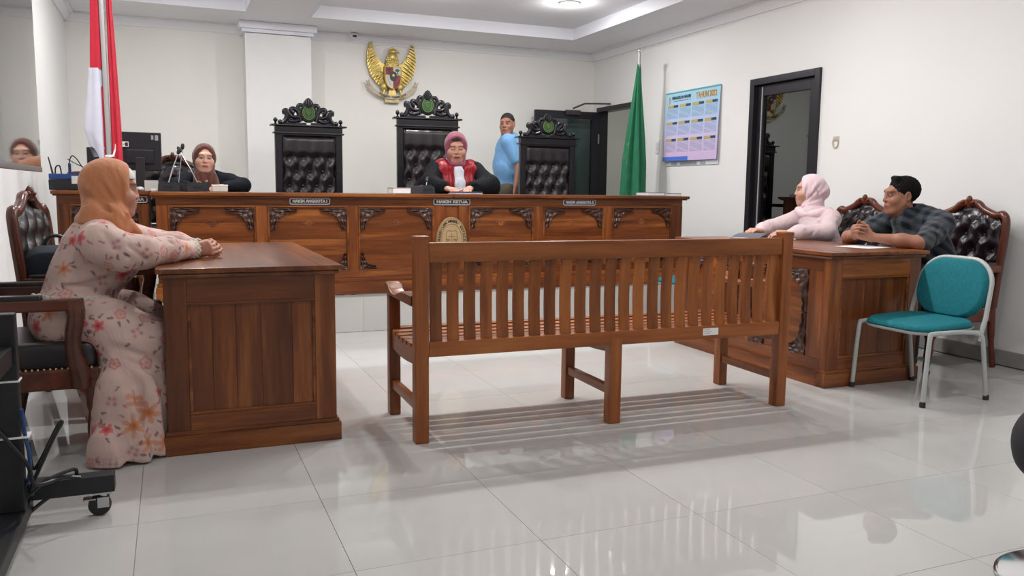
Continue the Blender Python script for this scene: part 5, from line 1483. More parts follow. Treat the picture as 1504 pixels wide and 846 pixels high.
def field_obj(name, fld, mat, parent, origin, color=None, smooth_it=1):
    V, Q = fld.mesh()
    if smooth_it:
        E = np.concatenate([Q[:, [0, 1]], Q[:, [1, 2]], Q[:, [2, 3]], Q[:, [3, 0]]])
        for _ in range(smooth_it):
            acc = np.zeros_like(V); n = np.zeros(len(V))
            for i in range(3): acc[:, i] = np.bincount(E[:, 0], V[E[:, 1], i], len(V)) + np.bincount(E[:, 1], V[E[:, 0], i], len(V))
            n = np.bincount(E[:, 0], minlength=len(V)) + np.bincount(E[:, 1], minlength=len(V))
            V = V * .5 + .5 * acc / n[:, None]
    me = bpy.data.meshes.new(name)
    L = V - np.array(origin)
    me.vertices.add(len(L)); me.vertices.foreach_set('co', L.astype(np.float32).ravel())
    me.loops.add(Q.size); me.loops.foreach_set('vertex_index', Q.astype(np.int32).ravel())
    me.polygons.add(len(Q)); me.polygons.foreach_set('loop_start', np.arange(0, Q.size, 4, dtype=np.int32))
    me.polygons.foreach_set('loop_total', np.full(len(Q), 4, np.int32))
    me.update(calc_edges=True); me.validate()
    me.polygons.foreach_set('use_smooth', [True] * len(me.polygons))
    if color is not None:
        N = np.zeros(len(V) * 3, np.float32); me.vertices.foreach_get('normal', N); N = N.reshape(-1, 3)
        C = color(V, N) if callable(color) else np.tile(np.array(color), (len(V), 1))
        at = me.color_attributes.new('Col', 'FLOAT_COLOR', 'POINT')
        at.data.foreach_set('color', np.concatenate([C, np.ones((len(C), 1))], 1).astype(np.float32).ravel())
    o = bpy.data.objects.new(name, me); COL.objects.link(o); o.parent = parent
    me.materials.append(mat)
    return o

def euler_m(c, yaw, pitch=0, roll=0, s=1.0):
    """head frame: +y looks forward; yaw about z, pitch>0 looks down"""
    return Matrix.Translation(c) @ Matrix.Rotation(yaw, 4, 'Z') @ Matrix.Rotation(-pitch, 4, 'X') @ Matrix.Rotation(roll, 4, 'Y') @ Matrix.Scale(s, 4)

class Local:
    """primitives given in a head's own frame"""
    def __init__(self, fld, M):
        self.f, self.M = fld, M; self.s = M.to_scale().x
        self.R = np.array(M.to_3x3().normalized())
    def p(self, v): return np.array(self.M @ Vector(v))
    def cone(self, a, b, ra, rb=None, k=.012, op='+'): self.f.cone(self.p(a), self.p(b), ra * self.s, (ra if rb is None else rb) * self.s, k * self.s, op)
    def ell(self, c, r, k=.015, op='+'): self.f.ell(self.p(c), np.array(r) * self.s, self.R, k * self.s, op)
    def groove(self, pts, r, d): self.f.groove([self.p(q) for q in pts], r * self.s, d * self.s)
    def cut(self, n, d, k=.01):
        n = self.R @ np.array(n, float); n = n / np.linalg.norm(n)
        self.f.cut(n, float(n @ self.p((0, 0, 0))) + d * self.s, k)

def add_head(fld, M, ears=True, male=False, neck=True):
    H = Local(fld, M)
    if not male:
        for s in (-1, 1): H.ell((s * .040, .050, -.036), (.030, .030, .034), .03)
    H.ell((0, -.018, .034), (.074, .094, .086), .02)
    H.ell((0, .028, -.030), (.061, .062, .084), .03)
    H.ell((0, .045, -.07), (.042 if not male else .047, .046, .045), .03)
    H.cone((-.012, .072, -.098), (.012, .072, -.098), .019, k=.02)
    for s in (-1, 1):
        H.cone((s * .055, .0, -.045), (s * .030, .055, -.095), .020 if male else .016, .016, .03)
        H.ell((s * .040, .058, -.026), (.024, .024, .022), .03)
    H.cone((-.038, .078, .032), (.038, .078, .032), .014, k=.022)
    for s in (-1, 1): H.ell((s * .032, .099, .006), (.019, .016, .011), .012, '-')
    for s in (-1, 1): H.ell((s * .032, .077, .006), (.0155, .0135, .0125), .004)
    H.cone((0, .085, .022), (0, .102 if male else .099, -.022), .0085, .0122, .014)
    for s in (-1, 1): H.ell((s * .0115, .094, -.026), (.0092, .010, .0082), .008)
    H.ell((0, .082, -.060), (.028, .014, .018), .018)
    H.cone((-.020, .084, -.0545), (0, .095, -.0555), .0048, .0062, .006); H.cone((.020, .084, -.0545), (0, .095, -.0555), .0048, .0062, .006)
    H.cone((-.016, .085, -.067), (0, .093, -.068), .0052, .0075, .006); H.cone((.016, .085, -.067), (0, .093, -.068), .0052, .0075, .006)
    H.groove([(-.022, .088, -.0595), (0, .100, -.0620), (.022, .088, -.0595)], .0035, .0024)
    for s in (-1, 1): H.groove([(s * .020, .096, -.030), (s * .029, .085, -.055)], .006, .0006)
    if ears:
        for s in (-1, 1):
            H.ell((s * .077, -.012, -.004), (.009, .019, .031), .008); H.ell((s * .082, -.010, .0), (.006, .010, .017), .005, '-')
    if neck: H.cone((0, -.015, -.06), (0, -.03, -.15), .053 if male else .046, .058 if male else .05, .02)

def face_color(V, N, M, skin, lip, brow=(.018, .012, .01), closed=False, hair=None):
    Mi = np.array(M.inverted()); P = V @ Mi[:3, :3].T + Mi[:3, 3]
    x, y, z = P.T; ax = np.abs(x)
    C = np.tile(np.array(skin, float), (len(V), 1))
    def mix(m, col):
        m = np.clip(m, 0, 1)[:, None]; C[:] = C * (1 - m) + np.array(col) * m
    front = (y > .045) & (z > -.14) & (z < .12) & (ax < .09)
    sk = np.array(skin)
    mix(front * .35 * np.exp(-((ax - .042) / .018) ** 2 - ((z + .03) / .018) ** 2), (sk[0] * 1.05, sk[1] * .8, sk[2] * .78))
    lipm = (y > .074) * np.exp(-np.maximum(0, (np.abs(z + .0615 + .003 * (ax / .02) ** 2) - .0085) / .002) ** 2) * (ax < .0235) * (np.abs(z + .0615) < .0125 - .006 * (ax / .023))
    mix(front * lipm, lip)
    mix(front * (np.abs(z + .0615) < .0013) * (ax < .022) * (y > .074), np.array(lip) * .35)
    if hair is not None:      # close-cropped roots shading into the skin along the hairline
        hz = np.interp(y, [-.09, -.045, -.01, .02, .045, .075], [-.075, -.055, .0, .035, .062, .080]) + .004 * np.sin(x * 260) + .003 * np.sin(x * 610 + y * 400)
        mix(np.clip((z - hz) / .012, 0, 1) * .9 * (1 - (ax > .070) * (np.abs(z + .004) < .038)), hair)
    bz = .0275 + .005 * (1 - ((ax - .034) / .022) ** 2)
    mix(front * .65 * (ax > .012) * (ax < .054) * np.exp(-((z - bz) / .0042) ** 2), brow)
    ex = (ax - .032) / .0165; ez = (z - .005) / .0058
    eye = (ex ** 2 + ez ** 2 < 1) & front
    if closed:      # eyes cast down: only the lash line shows
        mix((front & (np.abs(ex) < 1) & (np.abs(z - .0005 - .0025 * ex ** 2) < .0022)) * .85, (.02, .013, .012)); return C
    mix(eye * .8, (.26, .22, .20))
    iris = eye & (((ax - .032) ** 2 + (z - .0055) ** 2) < .0070 ** 2)
    mix(iris * 1.0, (.012, .008, .006))
    lid = front & (np.abs(ex) < 1.15) & (np.abs(ez - np.sqrt(np.clip(1 - ex ** 2 * .75, 0, 1))) < .42)
    mix(lid * .65, (.02, .013, .012))
    mix(front * (np.abs(ax - .012) < .0045) * (np.abs(z + .034) < .0035) * (y > .09) * .7, sk * .25)
    return C

def add_hand(fld, wrist, d, n, side, curl=(.5, .6, .4), scale=1.0, thumb=.5, spread=.0, k=.006):
    """wrist point, d towards the fingers, n the way the palm faces, side=+1/-1 picks where the thumb is"""
    w = np.array(wrist, float); d = np.array(d, float); d /= np.linalg.norm(d)
    n = np.array(n, float); n -= d * (n @ d); n /= np.linalg.norm(n); s = np.cross(d, n) * side
    S = scale
    off = [.027, .009, -.009, -.026]; plen = [.088, .092, .087, .078]
    lens = [(.044, .026, .020), (.049, .030, .021), (.045, .028, .020), (.035, .021, .018)]
    rad = [(.0088, .0078, .0065), (.009, .008, .0066), (.0086, .0076, .0063), (.0076, .0066, .0056)]
    for i in range(4):
        kn = w + (d * plen[i] + s * off[i]) * S
        fld.cone(w + s * off[i] * .55 * S + d * .006, kn, .0145 * S, .0115 * S, .014)
    fld.ell(w + (d * .048 + n * .004) * S, (.03 * S, .03 * S, .015 * S), np.stack([d, s, n], 1), .015)
    for i in range(4):
        p = w + (d * plen[i] + s * off[i]) * S; a = 0; sp = spread * (1.5 - i)
        for j in range(3):
            a += curl[j] if not isinstance(curl[0], (list, tuple)) else curl[i][j]
            dr = (d * math.cos(sp) + s * math.sin(sp)) * math.cos(a) + n * math.sin(a)
            q = p + dr * lens[i][j] * S
            fld.cone(p, q, rad[i][j] * S * (1.06 if j == 0 else 1), rad[i][min(2, j + 1)] * S, k if j else .008); p = q
    p = w + (d * .022 + s * .022 + n * .006) * S
    for L, r0, r1, dr in ((.042, .0135, .0105, d * .62 + s * (.75 - .3 * thumb) + n * .35 * thumb), (.032, .0102, .009, d * .85 + s * (.45 - .75 * thumb) + n * .45 * thumb), (.024, .0088, .0068, d * .9 + s * (.25 - .8 * thumb) + n * .45 * thumb)):
        dr = dr / np.linalg.norm(dr); q = p + dr * L * S; fld.cone(p, q, r0 * S, r1 * S, .008); p = q

SKIN = vcol('skin', .48, .4)
SKIN.node_tree.nodes['Principled BSDF'].inputs['Subsurface Weight'].default_value = .08
SKIN.node_tree.nodes['Principled BSDF'].inputs['Subsurface Radius'].default_value = (.012, .005, .003)
def wrinkles(m, strength=.55, scale=9.0, dist=.02):
    """soft creases of worn cloth as relief, under the weave"""
    N, L = m.node_tree.nodes, m.node_tree.links
    P = N['Principled BSDF']
    tc = N.new('ShaderNodeTexCoord'); mp = N.new('ShaderNodeMapping'); mp.inputs['Scale'].default_value = (1.0, 1.0, .45); mp.inputs['Rotation'].default_value = (.3, .4, .2)
    nz = N.new('ShaderNodeTexNoise'); nz.inputs['Scale'].default_value = scale; nz.inputs['Detail'].default_value = 2.5; nz.inputs['Distortion'].default_value = 1.6
    b = N.new('ShaderNodeBump'); b.inputs['Strength'].default_value = strength; b.inputs['Distance'].default_value = dist
    L.new(tc.outputs['Object'], mp.inputs['Vector']); L.new(mp.outputs[0], nz.inputs['Vector']); L.new(nz.outputs['Fac'], b.inputs['Height'])
    if P.inputs['Normal'].links: L.new(P.inputs['Normal'].links[0].from_socket, b.inputs['Normal'])
    L.new(b.outputs['Normal'], P.inputs['Normal'])
    return m
def cloth(name, col, rough=.75, sheen=.25, bump=.25, bscale=420, spec=.25, var=.05):
    m = plain(name, col, rough, spec=spec, var=var, scale=18, bump=bump, bscale=bscale)
    m.node_tree.nodes['Principled BSDF'].inputs['Sheen Weight'].default_value = sheen
    wrinkles(m)
    return m

def hood(fld, M, big=1.0, open_w=.057, open_h=.086, oz=-.014, front=0.0, face=.066, fold=.0030):
    H = Local(fld, M)
    H.ell((0, -.014, .024), (.094 * big, .116 * big, .108 * big), .02)
    H.cone((0, -.025, -.03), (0, -.028, -.14), .086 * big, .072, .03)
    H.cone((0, .035, -.085), (0, .02, -.15), .058, .07, .03)
    Mi = np.array(M.inverted()); ctr = np.array(M.translation)
    def folds(X, Y, Z):
        y = Mi[1, 0] * X + Mi[1, 1] * Y + Mi[1, 2] * Z + Mi[1, 3]; z = Mi[2, 0] * X + Mi[2, 1] * Y + Mi[2, 2] * Z + Mi[2, 3]; x = Mi[0, 0] * X + Mi[0, 1] * Y + Mi[0, 2] * Z + Mi[0, 3]
        th = np.arctan2(z + .115, -(y - .055)); r = np.hypot(z + .115, y - .055)
        w = np.clip((r - .03) / .05, 0, 1) * np.clip(np.abs(x) / .05, 0, 1) * np.clip((.10 - z) / .06, 0, 1)
        return fold * w * (np.sin(15 * th + 9 * r) + .5 * np.sin(27 * th - 14 * r + 1.3 + 3 * np.sign(x)))
    if fold: fld.warp(ctr - .26, ctr + .26, folds)
    if front: H.ell((0, .03 + front, .02), (.085, .075, .098), .03)
    H.cut((0, 1, 0), face, .012)
    H.ell((0, .135 + front, oz), (open_w, .105 + front * .6, open_h), .010, '-')
    return H

# --- the person in the orange hijab and floral dress
def person_floral():
    O = (-.30, 3.92, 0)
    t = thing('person', 'person in orange hijab and pink floral dress seated with hands clasped on desk', 'person', O)
    M = euler_m((-.232, 3.97, 1.098), math.radians(-82), .08, 0, .98)
    shN, shF = (-.285, 3.77, .90), (-.255, 4.10, .90)
    elN, wrN = (-.115, 3.745, .842), (.075, 4.035, .826)
    elF, wrF = (-.075, 4.27, .840), (.10, 4.175, .828)
    skin = (.40, .19, .125)
    f = Field((-.62, 3.45, .0), (.27, 4.45, 1.27), .0075, (((-.36, -.09, .0036), (.05, .26, .0036)), ((3.84, 4.25, .0036),), ((.785, .88, .0036), (.95, 1.24, .0036))))
    add_head(f, M)
    f.chain([(-.25, 3.96, .99), (-.285, 3.94, .88), (-.36, 3.93, .68), (-.40, 3.93, .55)], [.05, .11, .11, .13], .05)
    for sh, el, wr in ((shN, elN, wrN), (shF, elF, wrF)):
        f.chain([(-.27, 3.94, .90), sh, el, wr], [.05, .048, .036, .024], .03)
    for hp, kn, ft in (((-.40, 3.83, .53), (-.09, 3.75, .47), (-.15, 3.69, .07)), ((-.40, 4.03, .53), (-.04, 4.08, .47), (-.10, 4.05, .07))):
        f.chain([hp, kn, ft], [.09, .058, .035], .03); f.cone(ft, (ft[0] + .13, ft[1] - .01, .04), .035, .022, .02)
    add_hand(f, wrN, (.92, .22, .10), (-.15, 1, -.05), -1, (.75, .9, .6), .98, .6)
    add_hand(f, wrF, (.92, -.22, .10), (.1, -1, -.25), 1, (.85, .9, .6), .98, .3)
    body = field_obj('body', f, SKIN, t, O, lambda V, N: face_color(V, N, M, skin, (.33, .10, .085)))
    # dress
    g = Field((-.64, 3.42, 0.004), (.13, 4.46, 1.0), .0055)
    g.chain([(-.265, 3.94, .945), (-.29, 3.935, .86), (-.35, 3.93, .72), (-.40, 3.93, .58)], [.075, .150, .150, .165], .06, flat=((.9, 0, -.3), .86))
    g.ell((-.245, 3.94, .81), (.12, .165, .12), k=.05)
    g.ell((-.43, 3.93, .545), (.135, .215, .10), k=.06)
    g.chain([(-.28, 3.80, .90), (-.27, 3.75, .88), (-.19, 3.725, .845), elN, (-.02, 3.86, .842), wrN], [.075, .082, .076, .066, .055, .040], .03)
    g.chain([(-.26, 4.06, .90), shF, elF, (0.02, 4.24, .84), wrF], [.075, .082, .066, .055, .040], .03)
    g.chain([(-.40, 3.80, .56), (-.25, 3.75, .535), (-.095, 3.74, .485)], [.13, .105, .082], .05)
    g.chain([(-.40, 4.05, .56), (-.20, 4.07, .53), (-.04, 4.08, .475)], [.13, .105, .08], .05)
    # skirt falling to the floor
    fl = ((0, 1, 0), 1.0)
    g.chain([(-.20, 3.735, .46), (-.195, 3.70, .25), (-.195, 3.655, .03)], [.10, .115, .135], .05)
    g.chain([(-.12, 3.76, .45), (-.13, 3.72, .22), (-.14, 3.70, .03)], [.095, .10, .105], .05)
    g.chain([(-.10, 4.05, .44), (-.13, 4.03, .2), (-.13, 4.02, .03)], [.09, .10, .11], .05)
    g.chain([(-.14, 3.90, .44), (-.14, 3.88, .03)], [.10, .12], .05)
    # the near hem sweeps towards the viewer
    g.chain([(-.23, 3.66, .30), (-.265, 3.60, .10), (-.29, 3.565, .012)], [.06, .06, .045], .05)
    g.chain([(-.15, 3.66, .28), (-.16, 3.60, .02)], [.05, .05], .05)
    g.chain([(-.20, 3.64, .25), (-.225, 3.57, .02)], [.06, .055], .05)
    # the rear panel of the skirt, pulled back towards the chair leg
    g.chain([(-.335, 3.78, .27), (-.31, 3.76, .16), (-.275, 3.72, .02)], [.050, .050, .045], .03, flat=((.5, .85, 0), .5))
    g.chain([(-.30, 3.85, .45), (-.33, 3.80, .28)], [.06, .05], .03, flat=((.5, .85, 0), .5))
    g.cut((0, 0, -1), -.012, .004)
    # vertical folds in the skirt and drag lines
    g.warp((-.45, 3.42, 0), (.1, 4.4, .50), lambda X, Y, Z: .010 * np.clip((.48 - Z) / .25, 0, 1) * np.sin(44 * (X * .9 + (Y - 3.7) * 1.1) + 5 * Z + 1.2 * np.sin(9 * X)))
    g.groove([(-.26, 3.60, .455), (-.20, 3.60, .40), (-.15, 3.60, .30), (-.155, 3.58, .12)], .022, .016)
    g.groove([(-.29, 3.60, .50), (-.19, 3.63, .45), (-.08, 3.65, .40), (-.03, 3.66, .37)], .016, .014)
    g.groove([(-.22, 3.62, .44), (-.10, 3.64, .36), (-.05, 3.66, .30)], .014, .010)
    g.groove([(-.12, 3.64, .36), (-.17, 3.62, .24), (-.20, 3.60, .14)], .012, .010)
    for pts, r, d in (([(-.40, 3.77, .76), (-.30, 3.76, .79), (-.20, 3.76, .80)], .016, .012), ([(-.42, 3.78, .70), (-.30, 3.78, .72), (-.22, 3.80, .745)], .014, .010), ([(-.25, 3.67, .93), (-.22, 3.66, .87), (-.17, 3.66, .83)], .013, .007), ([(-.16, 3.66, .87), (-.11, 3.68, .82)], .011, .007), ([(-.06, 3.74, .87), (-.04, 3.80, .81)], .010, .006), ([(-.09, 3.70, .89), (-.10, 3.68, .84)], .010, -.004), ([(-.01, 3.80, .88), (.01, 3.84, .83)], .009, .005), ([(-.33, 3.77, .93), (-.36, 3.76, .84), (-.40, 3.77, .74)], .014, .006)):
        g.groove(pts, r, d)
    g.groove([(-.52, 3.80, .645), (-.42, 3.75, .64), (-.30, 3.755, .64), (-.20, 3.80, .63)], .010, .014)
    base = np.array((.53, .38, .335))
    def paint(V, N):
        r = np.random.default_rng(3)
        C = np.tile(base, (len(V), 1)) * (1 + .03 * np.sin(V[:, 2:3] * 90))
        def seeds(n, dmin):
            out = []
            for i in r.permutation(len(V)):
                p = V[i]
                if all(np.sum((p - q) ** 2) > dmin * dmin for q, _ in out): out.append((p, N[i]))
                if len(out) >= n: break
            return out
        def frame(n):
            a = np.cross(n, (0.3, .2, .93)); a /= np.linalg.norm(a) + 1e-9; return a, np.cross(n, a)
        def blend(m, col): C[:] = C * (1 - m[:, None]) + np.array(col) * m[:, None]
        S1 = seeds(210, .066)
        for i, (p, n) in enumerate(S1):
            D = V - p; near = (D * D).sum(1) < .095 ** 2
            a, b = frame(n); u, v = D @ a, D @ b
            ph = r.uniform(0, 6.28); rr = np.hypot(u, v); th = np.arctan2(v, u) + ph
            kind = r.choice(4, p=[.34, .16, .30, .20]); R = r.uniform(.022, .038)
            fac = near & ((D @ n) ** 2 < .03 ** 2)
            # thin dark stems and leaves
            for q in range(3):
                aa = r.uniform(0, 6.28); cu, cv = math.cos(aa) * R * 1.55, math.sin(aa) * R * 1.55
                du, dv = u - cu, v - cv; al = aa + r.uniform(-.7, .7)
                l = du * math.cos(al) + dv * math.sin(al); w = -du * math.sin(al) + dv * math.cos(al)
                blend(fac * .8 * ((l / .013) ** 2 + (w / .0045) ** 2 < 1), (.13, .06, .085) if q < 2 else (.34, .12, .13))
            if kind == 0:      # coral blossom with five petals
                pet = rr < R * (.55 + .45 * np.abs(np.cos(2.5 * th)))
                blend(fac * .85 * pet, (.56, .13, .13)); blend(fac * pet * np.exp(-(rr / (R * .5)) ** 2), (.40, .025, .04))
            elif kind == 1:    # orange lily
                pet = rr < R * 1.35 * (.35 + .65 * np.abs(np.cos(3 * th)) ** 1.5)
                blend(fac * .85 * pet, (.55, .24, .15)); blend(fac * pet * np.exp(-(rr / (R * .5)) ** 2), (.42, .12, .02))
            elif kind == 2:    # outlined pale pink flower
                e = np.abs(rr - R * .8 * (.62 + .38 * np.abs(np.cos(2.5 * th))))
                blend(fac * .5 * (rr < R * .8), (.55, .28, .27)); blend(fac * .75 * np.exp(-(e / .0032) ** 2), (.42, .08, .09)); blend(fac * np.exp(-(rr / .006) ** 2), (.42, .16, .03))
            else:              # small sprig of buds
                for q in range(4):
                    aa = ph + q * 1.4; cu, cv = math.cos(aa) * .016, math.sin(aa) * .016
                    blend(fac * .8 * np.exp(-(((u - cu) ** 2 + (v - cv) ** 2) / .0075 ** 2)), (.46, .10, .12) if q % 2 else (.22, .07, .10))
        # lattice border at the hem
        hem = np.exp(-np.maximum(0, (V[:, 2] - .035) / .012)) * (np.hypot(V[:, 0] + .30, (V[:, 1] - 3.55)) < .09)
        lat = (np.sin(V[:, 0] * 420 + V[:, 2] * 420) * np.sin(V[:, 0] * 420 - V[:, 2] * 420)) > 0
        blend(hem * .6 * lat, (.22, .12, .12))
        return C
    DRESS = wrinkles(vcol('floral_dress_cloth', .8, .2, .2, 500, sheen=.15), .5)
    field_obj('dress', g, DRESS, t, O, paint)
    # lace cuffs and hem of the top
    LACE = plain('lace', (.46, .42, .36), .8, var=.35, scale=220, bump=.6, bscale=260)
    for wr, el in ((wrN, elN), (wrF, elF)):
        q = Field(np.array(wr) - .09, np.array(wr) + .09, .004)
        dd = np.array(wr) - np.array(el); dd /= np.linalg.norm(dd)
        q.cone(np.array(wr) - dd * .012, np.array(wr) + dd * .022, .043, .045, .01); q.cut(dd, float(dd @ (np.array(wr) + dd * .022)), .006); q.cut(-dd, float(-dd @ (np.array(wr) - dd * .020)), .006)
        q.warp(np.array(wr) - .09, np.array(wr) + .09, lambda X, Y, Z: .0035 * np.sin(X * 300) * np.sin(Z * 300))
        field_obj('lace_cuff', q, LACE, t, O)
    q = Field((-.62, 3.66, .6), (-.2, 4.22, .70), .005)
    q.chain(spline([(-.535, 3.86, .655), (-.47, 3.765, .652), (-.40, 3.735, .650), (-.31, 3.745, .648), (-.255, 3.775, .645)], 5), [.016] * 21, .01)
    q.warp((-.62, 3.66, .6), (-.2, 4.22, .70), lambda X, Y, Z: .004 * np.sin(X * 230) * np.sin(Z * 260))
    field_obj('lace_trim', q, LACE, t, O)
    # hijab
    h = Field((-.50, 3.70, .82), (-.05, 4.25, 1.25), .0045)
    H = hood(h, M, 1.06, .064, .098, -.02, 0, .062)
    h.chain([(-.265, 3.955, 1.0), (-.275, 3.94, .955)], [.085, .105], .04)
    h.ell((-.305, 3.90, .962), (.055, .095, .03), k=.04)
    h.cone((-.30, 3.87, 1.0), (-.20, 3.86, .925), .05, .035, .03); h.cone((-.22, 3.88, .99), (-.135, 3.89, .915), .045, .018, .03)
    for pts, r, d in (([(-.31, 3.85, 1.10), (-.26, 3.845, 1.03), (-.20, 3.855, .965)], .012, .009), ([(-.345, 3.88, 1.06), (-.29, 3.84, .99), (-.22, 3.84, .94)], .011, .009),
                      ([(-.215, 3.865, 1.17), (-.18, 3.86, 1.08), (-.165, 3.865, .99)], .010, -.007), ([(-.25, 3.86, 1.18), (-.205, 3.85, 1.08), (-.18, 3.86, 1.0)], .010, .006),
                      ([(-.37, 3.93, 1.03), (-.33, 3.84, .975), (-.25, 3.82, .93)], .010, .008), ([(-.29, 3.86, 1.13), (-.235, 3.85, 1.03), (-.19, 3.86, .96)], .009, -.005)):
        h.groove(pts, r, d)
    field_obj('hijab', h, cloth('orange_hijab_cloth', (.45, .175, .078), .75), t, O)['label'] = 'orange hijab draped over the shoulders'
    u = Field((-.26, 3.86, 1.08), (-.08, 4.08, 1.24), .004)
    U = Local(u, M); U.ell((0, -.002, .045), (.077, .096, .079)); U.cut((0, 0, -1), -.052, .004); U.cut((0, -1, 0), -.035, .004)
    field_obj('under_scarf', u, cloth('white_scarf_cloth', (.62, .60, .58)), t, O)['label'] = 'white under scarf at the brow'
    # ring on the hand, dark shoes under the hem
    bm = bmesh.new()
    for x, y in ((-.07, 3.66), (-.03, 4.03)): ball(bm, (x - O[0], y - O[1], .035), (.06, .035, .03), 12)
    obj('shoe', bm, BLACKPL, t)
person_floral()

def neck_torso(f, hc, ch, hip, sh_l, sh_r):
    f.chain([(hc[0], hc[1], hc[2] - .14), ch, ((ch[0] + hip[0]) / 2, (ch[1] + hip[1]) / 2, (ch[2] + hip[2]) / 2), hip], [.05, .10, .105, .12], .05)
    for s in (sh_l, sh_r): f.cone((ch[0], ch[1], ch[2] + .04), s, .06, .048, .03)

# --- the person in the pale pink hijab and blouse
def person_pink():
    O = (4.47, 4.86, 0)
    t = thing('person', 'person in pale pink hijab and blouse seated behind a dark folder', 'person', O)
    M = euler_m((4.445, 4.915, 1.132), math.radians(52), .02, 0, .97)
    shN, elN, wrN = (4.495, 4.735, .925), (4.34, 4.60, .838), (4.085, 4.70, .828)
    shF, elF, wrF = (4.47, 5.03, .925), (4.24, 5.10, .842), (4.045, 4.955, .832)
    skin = (.50, .27, .19)
    f = Field((3.86, 4.42, .0), (4.80, 5.22, 1.28), .008, (((3.90, 4.10, .004), (4.33, 4.56, .004)), ((4.68, 5.04, .004),), ((.79, .88, .004), (.98, 1.26, .004))))
    add_head(f, M)
    neck_torso(f, (4.455, 4.89, 1.12), (4.50, 4.86, .88), (4.62, 4.86, .56), shN, shF)
    for sh, el, wr in ((shN, elN, wrN), (shF, elF, wrF)): f.chain([sh, el, wr], [.046, .036, .024], .03)
    for dy in (-.10, .10): f.chain([(4.60, 4.86 + dy, .55), (4.24, 4.86 + dy * 1.1, .52), (4.28, 4.86 + dy, .08)], [.085, .055, .035], .03); f.cone((4.28, 4.86 + dy, .04), (4.16, 4.86 + dy, .035), .036, .028, .02)
    add_hand(f, wrN, (-.93, .32, .04), (.15, .3, -1), 1, (.45, .5, .3), .96, .4)
    add_hand(f, wrF, (-.97, -.12, .10), (0, .1, -1), -1, (.5, .5, .3), .96, .4)
    field_obj('body', f, SKIN, t, O, lambda V, N: face_color(V, N, M, skin, (.36, .09, .085)))
    g = Field((3.98, 4.40, .35), (4.86, 5.26, 1.02), .0065)
    g.chain([(4.48, 4.87, .965), (4.51, 4.86, .86), (4.57, 4.86, .70), (4.62, 4.86, .56)], [.068, .122, .13, .15], .06, flat=((1, 0, .2), .80))
    for sh, el, wr in ((shN, elN, wrN), (shF, elF, wrF)):
        mid = tuple((np.array(el) * .25 + np.array(wr) * .75))
        g.chain([(4.49, 4.86 + (sh[1] - 4.86) * .5, .94), sh, el, mid, wr], [.062, .068, .060, .056, .028], .03)
    g.ell((4.42, 4.80, .80), (.08, .09, .11), k=.05); g.cone((4.44, 4.875, .955), (4.45, 4.86, .86), .085, .105, .04)
    for pts, r, d in (([(4.45, 4.62, .90), (4.42, 4.60, .86), (4.40, 4.62, .82)], .012, .007), ([(4.39, 4.53, .86), (4.34, 4.50, .81)], .010, .006), ([(4.30, 4.52, .87), (4.26, 4.54, .81)], .010, .006), ([(4.22, 4.57, .87), (4.19, 4.60, .81)], .009, .006), ([(4.15, 4.62, .87), (4.13, 4.64, .80)], .008, -.005), ([(4.40, 4.75, .90), (4.39, 4.72, .80), (4.42, 4.70, .70)], .010, .006), ([(4.38, 4.85, .92), (4.36, 4.85, .80)], .008, .005), ([(4.47, 4.66, .93), (4.50, 4.65, .85), (4.50, 4.64, .76)], .010, .006), ([(4.10, 4.98, .87), (4.12, 5.0, .81)], .009, .006)): g.groove(pts, r, d)
    PB = cloth('pale_pink_blouse', (.60, .46, .47), .65, var=.03)
    field_obj('blouse', g, PB, t, O)
    bm = bmesh.new()
    for p0, p1 in (((4.375, 4.80, .90), (4.372, 4.79, .80)), ((4.405, 4.735, .90), (4.405, 4.73, .80))):
        tube(bm, [tuple(np.array(p0) - O), tuple(np.array(p1) - O)], .006, 6)
    obj('lace_strip', bm, plain('dark_lace', (.16, .10, .12), .7), t)['kind'] = 'stuff'
    k = Field((4.10, 4.60, 0.02), (4.85, 5.12, .70), .009)
    k.chain([(4.62, 4.86, .56), (4.27, 4.86, .53)], [.17, .13], .04, flat=((0, 0, 1), .75)); k.chain([(4.25, 4.86, .52), (4.27, 4.86, .06)], [.12, .13], .04); k.cut((0, 0, -1), -.05)
    field_obj('skirt', k, cloth('grey_skirt_cloth', (.20, .18, .19)), t, O)
    h = Field((4.28, 4.70, .84), (4.62, 5.10, 1.28), .0045)
    H = hood(h, M, .99, .056, .088, -.022, 0, .058, .0035); H.ell((0, -.105, -.01), (.055, .045, .055), .03)
    h.chain([(4.465, 4.895, 1.0), (4.475, 4.885, .955)], [.082, .10], .03)
    h.chain(spline([(4.39, 4.96, .985), (4.385, 4.88, .955), (4.43, 4.79, .965), (4.53, 4.79, .985)], 4), [.030] * 13, .02)
    h.chain(spline([(4.40, 4.95, .955), (4.40, 4.86, .925), (4.45, 4.77, .94)], 4), [.026] * 9, .02)
    for pts, r, d in (([(4.40, 4.84, 1.09), (4.42, 4.81, 1.02), (4.47, 4.79, .97)], .010, .007), ([(4.44, 4.82, 1.12), (4.46, 4.80, 1.05), (4.50, 4.80, .99)], .010, .007), ([(4.37, 4.90, 1.0), (4.40, 4.82, .985), (4.47, 4.77, .99)], .008, .006), ([(4.48, 4.83, 1.15), (4.50, 4.82, 1.08), (4.53, 4.84, 1.0)], .011, .006), ([(4.36, 4.90, .965), (4.40, 4.80, .945)], .007, .006)): h.groove(pts, r, d)
    field_obj('hijab', h, cloth('pale_pink_hijab_cloth', (.68, .51, .54), .6, sheen=.4), t, O)
person_pink()

